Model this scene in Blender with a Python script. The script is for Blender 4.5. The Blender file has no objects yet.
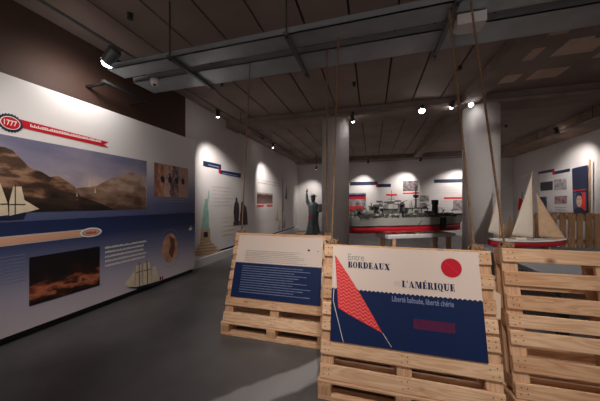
import bpy, bmesh, math, random
from mathutils import Vector, Matrix
random.seed(7)
PI = math.pi
S = bpy.context.scene
C = S.collection

# ------------------------------------------------------------ camera, world, exposure
F, HOR, H = 250.0, 203.0, 1.464
YAW = math.atan(72 / F)
cy, sy = math.cos(YAW), math.sin(YAW)
cam_data = bpy.data.cameras.new('camera')
cam = bpy.data.objects.new('camera', cam_data); C.objects.link(cam)
cam_data.sensor_width = 36; cam_data.lens = 36 * F / 600
cam_data.shift_y = (HOR - 200.5) / 600
cam_data.clip_start = 0.05; cam_data.clip_end = 100
cam.location = (0, 0, H); cam.rotation_euler = (PI / 2, 0, YAW)
S.camera = cam
w = bpy.data.worlds.new('world'); S.world = w; w.use_nodes = True
w.node_tree.nodes['Background'].inputs[0].default_value = (1.0, 0.86, 0.80, 1)
w.node_tree.nodes['Background'].inputs[1].default_value = 0.24
S.view_settings.view_transform = 'Standard'; S.view_settings.look = 'None'
S.view_settings.gamma = 1; S.view_settings.use_curve_mapping = False
S.view_settings.exposure = 1.12

def ray(x, y):
    u = (x - 300) / F
    return Vector((cy * u - sy, sy * u + cy, (HOR - y) / F))
def atz(x, y, z): r = ray(x, y); return Vector((0, 0, H)) + r * ((z - H) / r.z)
def atx(x, y, X): r = ray(x, y); return Vector((0, 0, H)) + r * (X / r.x)
def aty(x, y, Y): r = ray(x, y); return Vector((0, 0, H)) + r * (Y / r.y)
def atd(x, y, d): return Vector((0, 0, H)) + ray(x, y) * d

# ------------------------------------------------------------ materials
def srgb(r, g, b):
    def f(c):
        c /= 255.0
        return c / 12.92 if c <= 0.04045 else ((c + 0.055) / 1.055) ** 2.4
    return (f(r), f(g), f(b), 1)
def mat(name, col, rough=0.6, metal=0.0, noise=0.0, scale=8.0, bump=0.0, spec=0.5, stretch=(1, 1, 1)):
    m = bpy.data.materials.new(name); m.use_nodes = True
    n = m.node_tree.nodes; l = m.node_tree.links; b = n['Principled BSDF']
    c = srgb(*col)
    b.inputs['Base Color'].default_value = c
    b.inputs['Roughness'].default_value = rough; b.inputs['Metallic'].default_value = metal
    b.inputs['Specular IOR Level'].default_value = spec
    if noise or bump:
        tc = n.new('ShaderNodeTexCoord'); mp = n.new('ShaderNodeMapping'); mp.inputs['Scale'].default_value = stretch
        nz = n.new('ShaderNodeTexNoise'); nz.inputs['Scale'].default_value = scale; nz.inputs['Detail'].default_value = 6
        l.new(tc.outputs['Object'], mp.inputs[0]); l.new(mp.outputs[0], nz.inputs['Vector'])
        cr = n.new('ShaderNodeValToRGB')
        cr.color_ramp.elements[0].position = 0.3; cr.color_ramp.elements[1].position = 0.7
        cr.color_ramp.elements[0].color = tuple(max(0, x * (1 - noise)) for x in c[:3]) + (1,)
        cr.color_ramp.elements[1].color = tuple(min(1, x * (1 + noise)) for x in c[:3]) + (1,)
        l.new(nz.outputs['Fac'], cr.inputs[0]); l.new(cr.outputs[0], b.inputs['Base Color'])
        if bump:
            bp = n.new('ShaderNodeBump'); bp.inputs['Strength'].default_value = bump; bp.inputs['Distance'].default_value = 0.01
            l.new(nz.outputs['Fac'], bp.inputs['Height']); l.new(bp.outputs[0], b.inputs['Normal'])
    return m
def ramp_mat(name, stops, axis='Y', size=1.0, rough=0.5, dist=0.0, scale=3.0, stretch=(1, 1, 1)):
    """printed picture: colour runs along the object's own axis, with noise pushing it about"""
    m = bpy.data.materials.new(name); m.use_nodes = True
    n = m.node_tree.nodes; l = m.node_tree.links; b = n['Principled BSDF']
    b.inputs['Roughness'].default_value = rough; b.inputs['Specular IOR Level'].default_value = 0.3
    tc = n.new('ShaderNodeTexCoord'); sp = n.new('ShaderNodeSeparateXYZ'); l.new(tc.outputs['Object'], sp.inputs[0])
    mr = n.new('ShaderNodeMath'); mr.operation = 'DIVIDE'; mr.inputs[1].default_value = size
    l.new(sp.outputs[axis], mr.inputs[0]); out = mr.outputs[0]
    if dist:
        mp = n.new('ShaderNodeMapping'); mp.inputs['Scale'].default_value = stretch
        nz = n.new('ShaderNodeTexNoise'); nz.inputs['Scale'].default_value = scale; nz.inputs['Detail'].default_value = 8
        l.new(tc.outputs['Object'], mp.inputs[0]); l.new(mp.outputs[0], nz.inputs['Vector'])
        a = n.new('ShaderNodeMath'); a.operation = 'MULTIPLY_ADD'; a.inputs[1].default_value = dist; l.new(nz.outputs['Fac'], a.inputs[0])
        s_ = n.new('ShaderNodeMath'); s_.operation = 'SUBTRACT'; s_.inputs[1].default_value = dist / 2
        l.new(out, a.inputs[2]); l.new(a.outputs[0], s_.inputs[0]); out = s_.outputs[0]
    cr = n.new('ShaderNodeValToRGB'); e = cr.color_ramp.elements
    while len(e) > 1: e.remove(e[-1])
    e[0].position = stops[0][0]; e[0].color = srgb(*stops[0][1])
    for p, c in stops[1:]:
        k = e.new(p); k.color = srgb(*c)
    l.new(out, cr.inputs[0]); l.new(cr.outputs[0], b.inputs['Base Color'])
    return m
def wood_mat(name, light, dark, axis=0):
    m = bpy.data.materials.new(name); m.use_nodes = True
    n = m.node_tree.nodes; l = m.node_tree.links; b = n['Principled BSDF']
    b.inputs['Roughness'].default_value = 0.65; b.inputs['Specular IOR Level'].default_value = 0.25
    tc = n.new('ShaderNodeTexCoord'); oi = n.new('ShaderNodeObjectInfo')
    off = n.new('ShaderNodeVectorMath'); off.operation = 'MULTIPLY_ADD'
    off.inputs[1].default_value = (1, 1, 1); l.new(tc.outputs['Object'], off.inputs[0])
    comb = n.new('ShaderNodeCombineXYZ'); mu = n.new('ShaderNodeMath'); mu.operation = 'MULTIPLY'; mu.inputs[1].default_value = 37.0
    l.new(oi.outputs['Random'], mu.inputs[0])
    for i in range(3): l.new(mu.outputs[0], comb.inputs[i])
    l.new(comb.outputs[0], off.inputs[2])
    mp = n.new('ShaderNodeMapping'); sc = [9.0, 9.0, 9.0]; sc[axis] = 0.9; mp.inputs['Scale'].default_value = sc
    l.new(off.outputs[0], mp.inputs[0])
    nz = n.new('ShaderNodeTexNoise'); nz.inputs['Scale'].default_value = 1.2; nz.inputs['Detail'].default_value = 3; nz.inputs['Distortion'].default_value = 0.6
    l.new(mp.outputs[0], nz.inputs['Vector'])
    sn = n.new('ShaderNodeMath'); sn.operation = 'MULTIPLY'; sn.inputs[1].default_value = 60; l.new(nz.outputs['Fac'], sn.inputs[0])
    si = n.new('ShaderNodeMath'); si.operation = 'SINE'; l.new(sn.outputs[0], si.inputs[0])
    ma = n.new('ShaderNodeMath'); ma.operation = 'MULTIPLY_ADD'; ma.inputs[1].default_value = 0.22; ma.inputs[2].default_value = 0.4
    l.new(si.outputs[0], ma.inputs[0])
    n2 = n.new('ShaderNodeTexNoise'); n2.inputs['Scale'].default_value = 2.5; n2.inputs['Detail'].default_value = 4; l.new(off.outputs[0], n2.inputs['Vector'])
    ad = n.new('ShaderNodeMath'); ad.operation = 'ADD'; l.new(ma.outputs[0], ad.inputs[0])
    m2 = n.new('ShaderNodeMath'); m2.operation = 'MULTIPLY_ADD'; m2.inputs[1].default_value = 0.9; m2.inputs[2].default_value = -0.4; l.new(n2.outputs['Fac'], m2.inputs[0])
    l.new(m2.outputs[0], ad.inputs[1])
    ad2 = n.new('ShaderNodeMath'); ad2.operation = 'MULTIPLY_ADD'; ad2.inputs[1].default_value = 0.5; ad2.inputs[2].default_value = -0.2
    l.new(oi.outputs['Random'], ad2.inputs[0]); ad3 = n.new('ShaderNodeMath'); ad3.operation = 'ADD'
    l.new(ad.outputs[0], ad3.inputs[0]); l.new(ad2.outputs[0], ad3.inputs[1])
    cr = n.new('ShaderNodeValToRGB')
    cr.color_ramp.elements[0].position = 0.0; cr.color_ramp.elements[0].color = srgb(*light)
    cr.color_ramp.elements[1].position = 1.1 if False else 1.0; cr.color_ramp.elements[1].color = srgb(*dark)
    l.new(ad3.outputs[0], cr.inputs[0])
    # round knots
    vo = n.new('ShaderNodeTexVoronoi'); vo.inputs['Scale'].default_value = 1.0
    mpk = n.new('ShaderNodeMapping'); ks = [5.5, 5.5, 5.5]; ks[axis] = 3.6; mpk.inputs['Scale'].default_value = ks
    l.new(off.outputs[0], mpk.inputs[0]); l.new(mpk.outputs[0], vo.inputs['Vector'])
    kr = n.new('ShaderNodeValToRGB'); kr.color_ramp.elements[0].position = 0.05; kr.color_ramp.elements[0].color = (1, 1, 1, 1)
    kr.color_ramp.elements[1].position = 0.16; kr.color_ramp.elements[1].color = (0, 0, 0, 1)
    l.new(vo.outputs['Distance'], kr.inputs[0])
    mx = n.new('ShaderNodeMix'); mx.data_type = 'RGBA'; mx.inputs['B'].default_value = srgb(104, 62, 36)
    kf = n.new('ShaderNodeMath'); kf.operation = 'MULTIPLY'; kf.inputs[1].default_value = 0.8; l.new(kr.outputs[0], kf.inputs[0])
    l.new(kf.outputs[0], mx.inputs['Factor']); l.new(cr.outputs[0], mx.inputs['A']); l.new(mx.outputs['Result'], b.inputs['Base Color'])
    return m
def emit(name, col, s):
    m = bpy.data.materials.new(name); m.use_nodes = True
    b = m.node_tree.nodes['Principled BSDF']
    b.inputs['Base Color'].default_value = (1, 1, 1, 1)
    b.inputs['Emission Color'].default_value = col; b.inputs['Emission Strength'].default_value = s
    return m

M = {}
M['wall'] = mat('wall_paint', (214, 208, 206), 0.8, noise=0.03, scale=2)
M['brown'] = mat('brown_wall', (68, 45, 35), 0.7, noise=0.08, scale=3)
M['skirt'] = mat('skirting_white', (205, 203, 203), 0.5)
M['plank'] = mat('ceiling_concrete', (150, 132, 124), 0.85, noise=0.16, scale=1.3, bump=0.1)
M['joint'] = mat('ceiling_joint', (70, 60, 56), 0.9)
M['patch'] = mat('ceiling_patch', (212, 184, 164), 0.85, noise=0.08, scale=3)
M['beam'] = mat('beam_concrete', (140, 122, 114), 0.85, noise=0.18, scale=2.5, bump=0.15)
M['ebeam'] = mat('edge_beam', (150, 126, 108), 0.85, noise=0.35, scale=3, bump=0.2)
M['tray'] = mat('galvanised_metal', (172, 180, 186), 0.36, 0.7, noise=0.14, scale=3)
M['steel'] = mat('steel', (120, 122, 124), 0.4, 0.7)
M['darksteel'] = mat('dark_steel', (58, 56, 56), 0.5, 0.4)
M['black'] = mat('black_plastic', (26, 26, 28), 0.5)
M['white'] = mat('white_plastic', (215, 213, 212), 0.5)
M['wood'] = wood_mat('pallet_pine', (236, 200, 164), (194, 146, 108), 0)
M['woodv'] = wood_mat('pallet_pine_upright', (222, 182, 146), (176, 130, 94), 2)
M['woodx'] = wood_mat('pallet_block', (214, 172, 134), (168, 122, 88), 1)
M['pine_pale'] = mat('pale_timber', (236, 212, 186), .6, noise=.06, scale=6)
M['old'] = wood_mat('old_pallet_wood', (186, 146, 108), (130, 94, 66), 2)
M['nail'] = mat('nail_iron', (84, 66, 54), 0.5, 0.5)
M['rope'] = mat('hemp_rope', (142, 112, 86), 0.9, noise=0.3, scale=60, bump=0.3)
M['navy'] = mat('navy_print', (18, 38, 80), 0.5, spec=0.2)
M['navydark'] = mat('navy_ribbon', (26, 34, 62), 0.5)
M['cream'] = mat('cream_print', (226, 208, 196), 0.5, spec=0.2)
M['red'] = mat('red_print', (196, 28, 48), 0.5, spec=.2)
M['coral'] = mat('coral_print', (226, 58, 62), 0.5, spec=.2)
M['pinkline'] = mat('pink_line', (236, 128, 122), .5, spec=.2)
M['pale'] = mat('pale_line', (240, 232, 224), 0.4)
M['greytxt'] = mat('grey_print', (150, 146, 146), 0.5)
M['bluetxt'] = mat('bluegrey_print', (132, 142, 176), 0.5)
M['faint'] = mat('faint_print', (203, 193, 188), 0.5)
M['sail'] = mat('sailcloth', (228, 216, 200), 0.8, noise=0.05, scale=6)
M['tan'] = mat('tan_sailcloth', (206, 172, 138), 0.8, noise=0.12, scale=8)
M['hullred'] = mat('hull_red', (196, 30, 44), 0.35)
M['hullgrey'] = mat('ship_grey', (150, 149, 142), 0.5, noise=0.06, scale=5)
M['deckgrey'] = mat('ship_dark_grey', (78, 78, 76), 0.5, noise=0.15, scale=9)
M['bronze'] = mat('dark_bronze', (84, 96, 98), 0.45, 0.2, noise=0.2, scale=7)
M['table'] = mat('table_grey', (112, 112, 118), 0.6, noise=0.1, scale=40)
M['tablewhite'] = mat('table_white', (218, 216, 212), 0.5)
M['lens'] = emit('lamp_lens', (1, 0.97, 0.95, 1), 14)

# floor
fm = mat('polished_floor', (94, 92, 92), 0.36, noise=0.3, scale=1.6, bump=0.04, spec=0.5)
def floor_extra(m):
    n = m.node_tree.nodes; l = m.node_tree.links; b = n['Principled BSDF']
    src = b.inputs['Base Color'].links[0].from_socket
    tc = n.new('ShaderNodeTexCoord'); nz = n.new('ShaderNodeTexNoise'); nz.inputs['Scale'].default_value = 2.2; nz.inputs['Detail'].default_value = 5
    l.new(tc.outputs['Object'], nz.inputs['Vector'])
    mpo = n.new('ShaderNodeVectorMath'); mpo.operation = 'MULTIPLY_ADD'; mpo.inputs[1].default_value = (0.16, 0.16, 0)
    l.new(nz.outputs['Color'], mpo.inputs[0]); l.new(tc.outputs['Object'], mpo.inputs[2])
    # paler grey strip running from the base of the middle pallet towards the camera
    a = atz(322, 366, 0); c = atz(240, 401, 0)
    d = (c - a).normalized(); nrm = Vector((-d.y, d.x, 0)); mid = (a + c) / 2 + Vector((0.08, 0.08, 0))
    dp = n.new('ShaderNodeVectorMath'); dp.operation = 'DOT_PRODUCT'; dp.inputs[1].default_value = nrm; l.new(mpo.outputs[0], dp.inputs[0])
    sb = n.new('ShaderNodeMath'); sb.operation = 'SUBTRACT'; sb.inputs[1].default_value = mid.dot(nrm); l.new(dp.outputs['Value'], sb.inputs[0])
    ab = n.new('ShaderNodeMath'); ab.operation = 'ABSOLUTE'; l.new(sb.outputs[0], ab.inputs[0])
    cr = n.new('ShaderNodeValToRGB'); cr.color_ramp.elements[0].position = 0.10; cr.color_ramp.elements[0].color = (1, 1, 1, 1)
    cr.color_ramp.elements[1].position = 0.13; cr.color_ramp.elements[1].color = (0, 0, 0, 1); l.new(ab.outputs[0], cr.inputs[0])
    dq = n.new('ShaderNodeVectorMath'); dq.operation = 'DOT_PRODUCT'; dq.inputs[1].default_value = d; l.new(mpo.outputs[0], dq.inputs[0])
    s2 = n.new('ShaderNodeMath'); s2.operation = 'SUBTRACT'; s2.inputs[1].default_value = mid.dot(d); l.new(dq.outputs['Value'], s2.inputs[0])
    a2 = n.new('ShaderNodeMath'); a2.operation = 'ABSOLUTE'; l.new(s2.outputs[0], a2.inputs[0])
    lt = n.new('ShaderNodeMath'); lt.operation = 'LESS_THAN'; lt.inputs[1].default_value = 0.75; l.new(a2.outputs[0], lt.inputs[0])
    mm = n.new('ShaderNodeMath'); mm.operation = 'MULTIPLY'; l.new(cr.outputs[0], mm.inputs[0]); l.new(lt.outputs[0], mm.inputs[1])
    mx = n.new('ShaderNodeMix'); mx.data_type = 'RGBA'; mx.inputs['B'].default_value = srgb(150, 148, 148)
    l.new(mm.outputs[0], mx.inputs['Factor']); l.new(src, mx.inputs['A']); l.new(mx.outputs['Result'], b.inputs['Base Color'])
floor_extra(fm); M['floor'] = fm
M['track'] = mat('track_grey', (120, 116, 114), .5, .2)

# ------------------------------------------------------------ mesh helpers
class MB:
    def __init__(s): s.b = bmesh.new(); s.mats = []
    def mi(s, m):
        if m not in s.mats: s.mats.append(m)
        return s.mats.index(m)
    def _new(s, geom_faces, m, smooth=False):
        i = s.mi(m)
        for f in geom_faces: f.material_index = i; f.smooth = smooth
    def box(s, x0, x1, y0, y1, z0, z1, m, bevel=0.0, T=None):
        before = set(s.b.faces)
        r = bmesh.ops.create_cube(s.b, size=1)
        for v in r['verts']:
            v.co = Vector((x0 + (v.co.x + .5) * (x1 - x0), y0 + (v.co.y + .5) * (y1 - y0), z0 + (v.co.z + .5) * (z1 - z0)))
        if bevel:
            es = list({e for v in r['verts'] for e in v.link_edges})
            bmesh.ops.bevel(s.b, geom=es, offset=bevel, segments=2, affect='EDGES', profile=0.5)
        nf = [f for f in s.b.faces if f not in before]
        if T is not None:
            for v in {v for f in nf for v in f.verts}: v.co = T @ v.co
        s._new(nf, m)
        return s
    def tube(s, a, b, r0, m, r1=None, seg=12, cap=True, smooth=True):
        a = Vector(a); b = Vector(b); r1 = r0 if r1 is None else r1
        d = b - a; q = d.to_track_quat('Z', 'Y').to_matrix()
        A = []; B = []
        for i in range(seg):
            t = 2 * PI * i / seg; o = q @ Vector((math.cos(t), math.sin(t), 0))
            A.append(s.b.verts.new(a + o * r0)); B.append(s.b.verts.new(b + o * r1))
        fs = [s.b.faces.new((A[i], A[(i + 1) % seg], B[(i + 1) % seg], B[i])) for i in range(seg)]
        s._new(fs, m, smooth)
        if cap: s._new([s.b.faces.new(A[::-1]), s.b.faces.new(B)], m)
        return s
    def path(s, pts, r, m, seg=8):
        pts = [Vector(p) for p in pts]; rings = []; up = Vector((0.13, 0.07, 1)).normalized()
        for i, p in enumerate(pts):
            d = (pts[min(i + 1, len(pts) - 1)] - pts[max(i - 1, 0)]).normalized()
            x = d.cross(up)
            if x.length < 0.05: x = d.cross(Vector((1, 0, 0)))
            x.normalize(); y = d.cross(x)
            rr = r[i] if isinstance(r, (list, tuple)) else r
            rings.append([s.b.verts.new(p + x * math.cos(2 * PI * k / seg) * rr + y * math.sin(2 * PI * k / seg) * rr) for k in range(seg)])
        fs = []
        for A, B in zip(rings, rings[1:]):
            fs += [s.b.faces.new((A[i], A[(i + 1) % seg], B[(i + 1) % seg], B[i])) for i in range(seg)]
        s._new(fs, m, True); s._new([s.b.faces.new(rings[0][::-1]), s.b.faces.new(rings[-1])], m)
        return s
    def loft(s, rings, m, smooth=True, cap=True):
        R = [[s.b.verts.new(Vector(p)) for p in r] for r in rings]; k = len(R[0]); fs = []
        for A, B in zip(R, R[1:]):
            fs += [s.b.faces.new((A[i], A[(i + 1) % k], B[(i + 1) % k], B[i])) for i in range(k)]
        s._new(fs, m, smooth)
        if cap: s._new([s.b.faces.new(R[0][::-1]), s.b.faces.new(R[-1])], m)
        return s
    def ellip(s, c, r, m, u=14, v=9):
        q = bmesh.ops.create_uvsphere(s.b, u_segments=u, v_segments=v, radius=1)
        for x in q['verts']: x.co = Vector((c[0] + x.co.x * r[0], c[1] + x.co.y * r[1], c[2] + x.co.z * r[2]))
        s._new(list({f for x in q['verts'] for f in x.link_faces}), m, True)
        return s
    def prism(s, pts, h0, h1, m):
        """2D outline in local xy, from z=h0 to h1"""
        a = sum(pts[i][0] * pts[(i + 1) % len(pts)][1] - pts[(i + 1) % len(pts)][0] * pts[i][1] for i in range(len(pts)))
        if a < 0: pts = pts[::-1]
        A = [s.b.verts.new((p[0], p[1], h0)) for p in pts]; B = [s.b.verts.new((p[0], p[1], h1)) for p in pts]
        k = len(pts); fs = [s.b.faces.new((A[i], A[(i + 1) % k], B[(i + 1) % k], B[i])) for i in range(k)]
        fs += [s.b.faces.new(A[::-1]), s.b.faces.new(B)]
        s._new(fs, m); return s
    def slab(s, P, n, t, m):
        """planar outline of 3D points P given thickness t along n"""
        n = Vector(n).normalized() * t
        A = [s.b.verts.new(Vector(p)) for p in P]; B = [s.b.verts.new(Vector(p) + n) for p in P]; k = len(P)
        fs = [s.b.faces.new((A[i], A[(i + 1) % k], B[(i + 1) % k], B[i])) for i in range(k)]
        fs += [s.b.faces.new(A[::-1]), s.b.faces.new(B)]
        s._new(fs, m); return s
    def build(s, name, parent=None, origin=None):
        bmesh.ops.recalc_face_normals(s.b, faces=s.b.faces)
        if origin is not None: bmesh.ops.translate(s.b, verts=s.b.verts, vec=-Vector(origin))
        me = bpy.data.meshes.new(name); s.b.to_mesh(me); s.b.free()
        for m in s.mats: me.materials.append(m)
        o = bpy.data.objects.new(name, me); C.objects.link(o)
        if origin is not None: o.location = origin
        if parent: o.parent = parent
        return o
def tag(o, label=None, cat=None, group=None, kind=None):
    if label: o['label'] = label
    if cat: o['category'] = cat
    if group: o['group'] = group
    if kind: o['kind'] = kind
    return o
def empty(name, label=None, cat=None, group=None, loc=(0, 0, 0), mw=None):
    o = bpy.data.objects.new(name, None); C.objects.link(o); o.empty_display_size = 0.05
    if mw is not None: o.matrix_world = mw
    else: o.location = loc
    return tag(o, label, cat, group)
def struct(name, mb, label=None):
    o = mb.build(name); o['kind'] = 'structure'
    if label: o['label'] = label
    return o
def deepcopy(o, parent=None):
    c = o.copy(); C.objects.link(c)
    if parent: c.parent = parent
    for ch in list(o.children): deepcopy(ch, c)
    return c

class Board:
    """a flat printed face: local x along it, local y up it, local z out of it"""
    def __init__(s, O, U, V, root=None, name=None, label=None, cat=None, group=None):
        s.O = Vector(O); s.U = Vector(U).normalized(); s.V = Vector(V).normalized(); s.N = s.U.cross(s.V).normalized()
        mw = Matrix((s.U, s.V, s.N)).transposed().to_4x4(); mw.translation = s.O
        s.mw = mw; s.root = root or empty(name, label, cat, group, mw=mw)
    def px(s, x, y):
        r = ray(x, y); k = (s.O - Vector((0, 0, H))).dot(s.N) / r.dot(s.N)
        p = Vector((0, 0, H)) + r * k - s.O
        return (p.dot(s.U), p.dot(s.V))
    def pts(s, L): return [s.px(*p) for p in L]
    def poly(s, name, pts, m, z=0.002, t=0.002, parent=None):
        mb = MB(); mb.prism(pts, z, z + t, m); return mb.build(name, parent or s.root)
    def ppoly(s, name, L, m, z=0.002, t=0.002, parent=None): return s.poly(name, s.pts(L), m, z, t, parent)
    def bars(s, name, u0, u1, v1, v0, rows, m, z=0.004, frac=0.35, ragged=0.25, parent=None):
        rnd = random.Random(int(abs(u0) * 1000) + rows); dv = (v1 - v0) / rows
        for i in range(rows):
            yy = v1 - (i + 0.5) * dv; end = u1 - (u1 - u0) * ragged * rnd.random(); h = dv * frac; mb = MB()
            # a line of lettering too small to read: a row of upright strokes joined by a hair line
            n = max(6, int((end - u0) / (h * .5))); n = min(n, 90); up = []; dn = []
            for k in range(n):
                x0 = u0 + (end - u0) * k / n; x1 = u0 + (end - u0) * (k + .62) / n; x2 = u0 + (end - u0) * (k + 1) / n
                big = 0.12 if rnd.random() < .16 else rnd.uniform(.7, 1.0)
                up += [(x0, yy + h / 2 * big), (x1, yy + h / 2 * big), (x1, yy - h * .3), (x2, yy - h * .3)]
            mb.prism(up + [(end, yy - h * .5), (u0, yy - h * .5)], z, z + .0008, m)
            mb.build(name, parent or s.root)
    def text(s, name, body, u, v, w, h, m, z=0.004, parent=None, bold=0.0, shear=0.0, slope=0.0):
        cu = bpy.data.curves.new(name, 'FONT'); cu.body = body; cu.size = 1.0; cu.extrude = 0.0; cu.offset = bold; cu.shear = shear
        to = bpy.data.objects.new(name, cu); C.objects.link(to)
        dg = bpy.context.evaluated_depsgraph_get(); me = bpy.data.meshes.new_from_object(to.evaluated_get(dg))
        bpy.data.objects.remove(to); bpy.data.curves.remove(cu)
        xs = [q.co.x for q in me.vertices]; ys = [q.co.y for q in me.vertices]
        x0, x1, y0, y1 = min(xs), max(xs), min(ys), max(ys)
        for q in me.vertices:
            a = (q.co.x - x0) / (x1 - x0) * w; b = (q.co.y - y0) / (y1 - y0) * h
            q.co = Vector((u + a, v + b + a * slope, z))
        me.materials.clear(); me.materials.append(m)
        o = bpy.data.objects.new(name, me); C.objects.link(o); o.parent = parent or s.root
        return o
def fatword(board, name, body, u, v, w, h, m, z):
    T, hr = .30, .07
    def arc(cx, c_y, rx, ry, a0, a1, tx, ty, k=12):
        o = [(cx + rx * math.cos(math.radians(a0 + (a1 - a0) * i / k)), c_y + ry * math.sin(math.radians(a0 + (a1 - a0) * i / k))) for i in range(k + 1)]
        n_ = [(cx + (rx - tx) * math.cos(math.radians(a0 + (a1 - a0) * i / k)), c_y + (ry - ty) * math.sin(math.radians(a0 + (a1 - a0) * i / k))) for i in range(k + 1)]
        return o + n_[::-1]
    def q(x0, x1, y0, y1): return [(x0, y0), (x1, y0), (x1, y1), (x0, y1)]
    ser = lambda x0, x1: [q(x0, x1, 0, hr), q(x0, x1, 1 - hr, 1)]
    E_ = [q(.06, .06 + T, 0, 1)] + ser(0, .62) + [q(.36, .5, .47, .53), q(.48, .55, .36, .64), q(.56, .64, 0, .3), q(.56, .62, .74, 1)]
    O_ = [arc(.38, .5, .38, .52, 90, 270, .24, .06), arc(.38, .5, .38, .52, -90, 90, .24, .06)]
    G = {'B': (.76, [q(.06, .06 + T, 0, 1)] + ser(0, .42) + [arc(.42, .76, .28, .24, -90, 90, .2, .06), arc(.42, .27, .33, .27, -90, 90, .23, .06)]),
         'O': (.76, O_), 'Q': (.78, O_ + [[(.34, .06), (.5, .1), (.78, -.18), (.56, -.2)]]),
         'R': (.82, [q(.06, .06 + T, 0, 1)] + ser(0, .42) + [arc(.42, .74, .28, .26, -90, 90, .2, .06), [(.4, .5), (.6, .5), (.84, 0), (.56, 0)]]),
         'D': (.8, [q(.06, .06 + T, 0, 1)] + ser(0, .42) + [arc(.4, .5, .4, .5, -90, 90, .25, .06)]),
         'E': (.66, E_), 'É': (.66, E_ + [[(.26, 1.06), (.36, 1.06), (.56, 1.26), (.4, 1.28)]]),
         'A': (.86, [[(.08, 0), (.15, 0), (.43, .96), (.38, 1)], [(.38, 1), (.48, 1), (.84, 0), (.53, 0), (.34, .8)], q(.17, .6, .27, .33), q(0, .24, 0, hr), q(.46, .9, 0, hr)]),
         'U': (.8, [q(.08, .36, .2, 1), q(0, .44, 1 - hr, 1), q(.62, .69, .2, 1), q(.54, .78, 1 - hr, 1), arc(.385, .24, .305, .26, 180, 360, .18, .1)]),
         'X': (.84, [[(.02, 1), (.34, 1), (.84, 0), (.52, 0)], [(.08, 0), (.16, 0), (.76, 1), (.68, 1)], q(0, .4, 1 - hr, 1), q(.46, .86, 0, hr), q(.58, .84, 1 - hr, 1), q(0, .26, 0, hr)]),
         'L': (.64, [q(.06, .06 + T, 0, 1), q(0, .42, 1 - hr, 1), q(0, .62, 0, hr), q(.56, .62, 0, .32)]),
         "'": (.2, [[(.0, 1), (.16, 1), (.1, .66), (.04, .66)]]),
         'M': (1.04, [q(.08, .15, 0, 1), [(.1, 1), (.4, 1), (.62, .12), (.48, 0)], [(.5, 0), (.58, 0), (.8, 1), (.72, 1)], q(.68, .98, 0, 1), q(0, .24, 0, hr), q(.6, 1.04, 0, hr), q(.68, 1.04, 1 - hr, 1), q(0, .3, 1 - hr, 1)]),
         'I': (.44, [q(.07, .07 + T, 0, 1)] + ser(0, .44))}
    tot = sum(G[c][0] + .1 for c in body) - .1; sx = w / tot; x = 0
    for c in body:
        mb = MB()
        for i, P_ in enumerate(G[c][1]): mb.prism([(u + (x + a) * sx, v + b * h) for a, b in P_], z, z + .0008 + i * .00004, m)
        mb.build(name, board.root); x += G[c][0] + .1
def ring(u, v, ru, rv, k=28): return [(u + ru * math.cos(2 * PI * i / k), v + rv * math.sin(2 * PI * i / k)) for i in range(k)]

# ------------------------------------------------------------ room shell
XL, XR, YF, ZC = -3.8, 5.8, 12.8, 3.7
YB = -3.0
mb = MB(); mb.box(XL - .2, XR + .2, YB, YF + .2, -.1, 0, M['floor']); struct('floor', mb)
mb = MB()
k0 = math.floor((XL + .26) / .55)
x = -.26 + k0 * .55
while x < 1.6:
    mb.box(max(x + .014, XL - .2), min(x + .55 - .014, 1.78), YB, YF + .2, ZC, ZC + .05, M['plank']); x += .55
mb.box(XL - .2, 1.8, YB, YF + .2, ZC + .03, ZC + .12, M['joint'])
mb.box(1.8, XR + .2, YB, YF + .2, ZC, ZC + .12, M['plank'])
ceil = struct('ceiling', mb)
mb = MB()
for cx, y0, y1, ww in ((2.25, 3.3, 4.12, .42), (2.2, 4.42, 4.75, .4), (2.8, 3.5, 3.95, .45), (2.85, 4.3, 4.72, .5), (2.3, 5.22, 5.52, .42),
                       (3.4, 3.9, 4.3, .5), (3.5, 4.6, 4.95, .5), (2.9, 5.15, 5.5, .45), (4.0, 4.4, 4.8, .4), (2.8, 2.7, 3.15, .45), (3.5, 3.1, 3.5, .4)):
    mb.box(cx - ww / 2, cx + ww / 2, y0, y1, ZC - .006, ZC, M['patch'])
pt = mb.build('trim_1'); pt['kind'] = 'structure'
mb = MB(); mb.box(XL - .2, XL, 4.42, YF + .2, 0, ZC, M['wall']); struct('wall_left', mb)
mb = MB(); mb.box(XL - .2, XL, YB, 4.42, 0, ZC, M['brown']); struct('wall_left_rear', mb)
mb = MB(); mb.box(XL, XR, YF, YF + .2, 0, ZC, M['wall']); struct('wall_far', mb)
mb = MB(); mb.box(XR, XR + .2, YB, YF + .2, 0, ZC, M['wall']); struct('wall_right', mb)
mb = MB(); mb.box(XL, XL + .06, 4.6, YF, 0, .2, M['skirt'], .005); struct('baseboard_left', mb)
mb = MB(); mb.box(XL, XR, 5.95, 6.55, 3.5, ZC, M['beam'], .01); struct('trim_2', mb)
mb = MB(); mb.box(1.78, 2.08, YB, 5.95, 3.52, ZC, M['beam'], .01); mb.box(1.78, 2.08, 6.55, YF, 3.52, ZC, M['beam'], .01); struct('trim_3', mb)
mb = MB(); mb.box(5.0, XR, YB, 5.95, 3.42, ZC, M['ebeam'], .01); mb.box(5.0, XR, 6.55, YF, 3.42, ZC, M['ebeam'], .01); struct('trim_4', mb)
mb = MB(); mb.box(XL, XR, 12.3, YF, 3.5, ZC, M['beam'], .01); struct('trim_5', mb)
mb = MB(); mb.box(-3.8, -3.45, 6.6, 12.3, 3.55, ZC, M['beam'], .01); struct('trim_6', mb)
for i, cx in enumerate((-.88, 2.25)):
    mb = MB(); mb.tube((cx, 6.25, 0), (cx, 6.25, 3.5), .335, M['wall'], seg=48)
    struct('column', mb, ['round grey column on the left, behind the front pallet', 'round grey column on the right, behind the sailing boat'][i])

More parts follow.
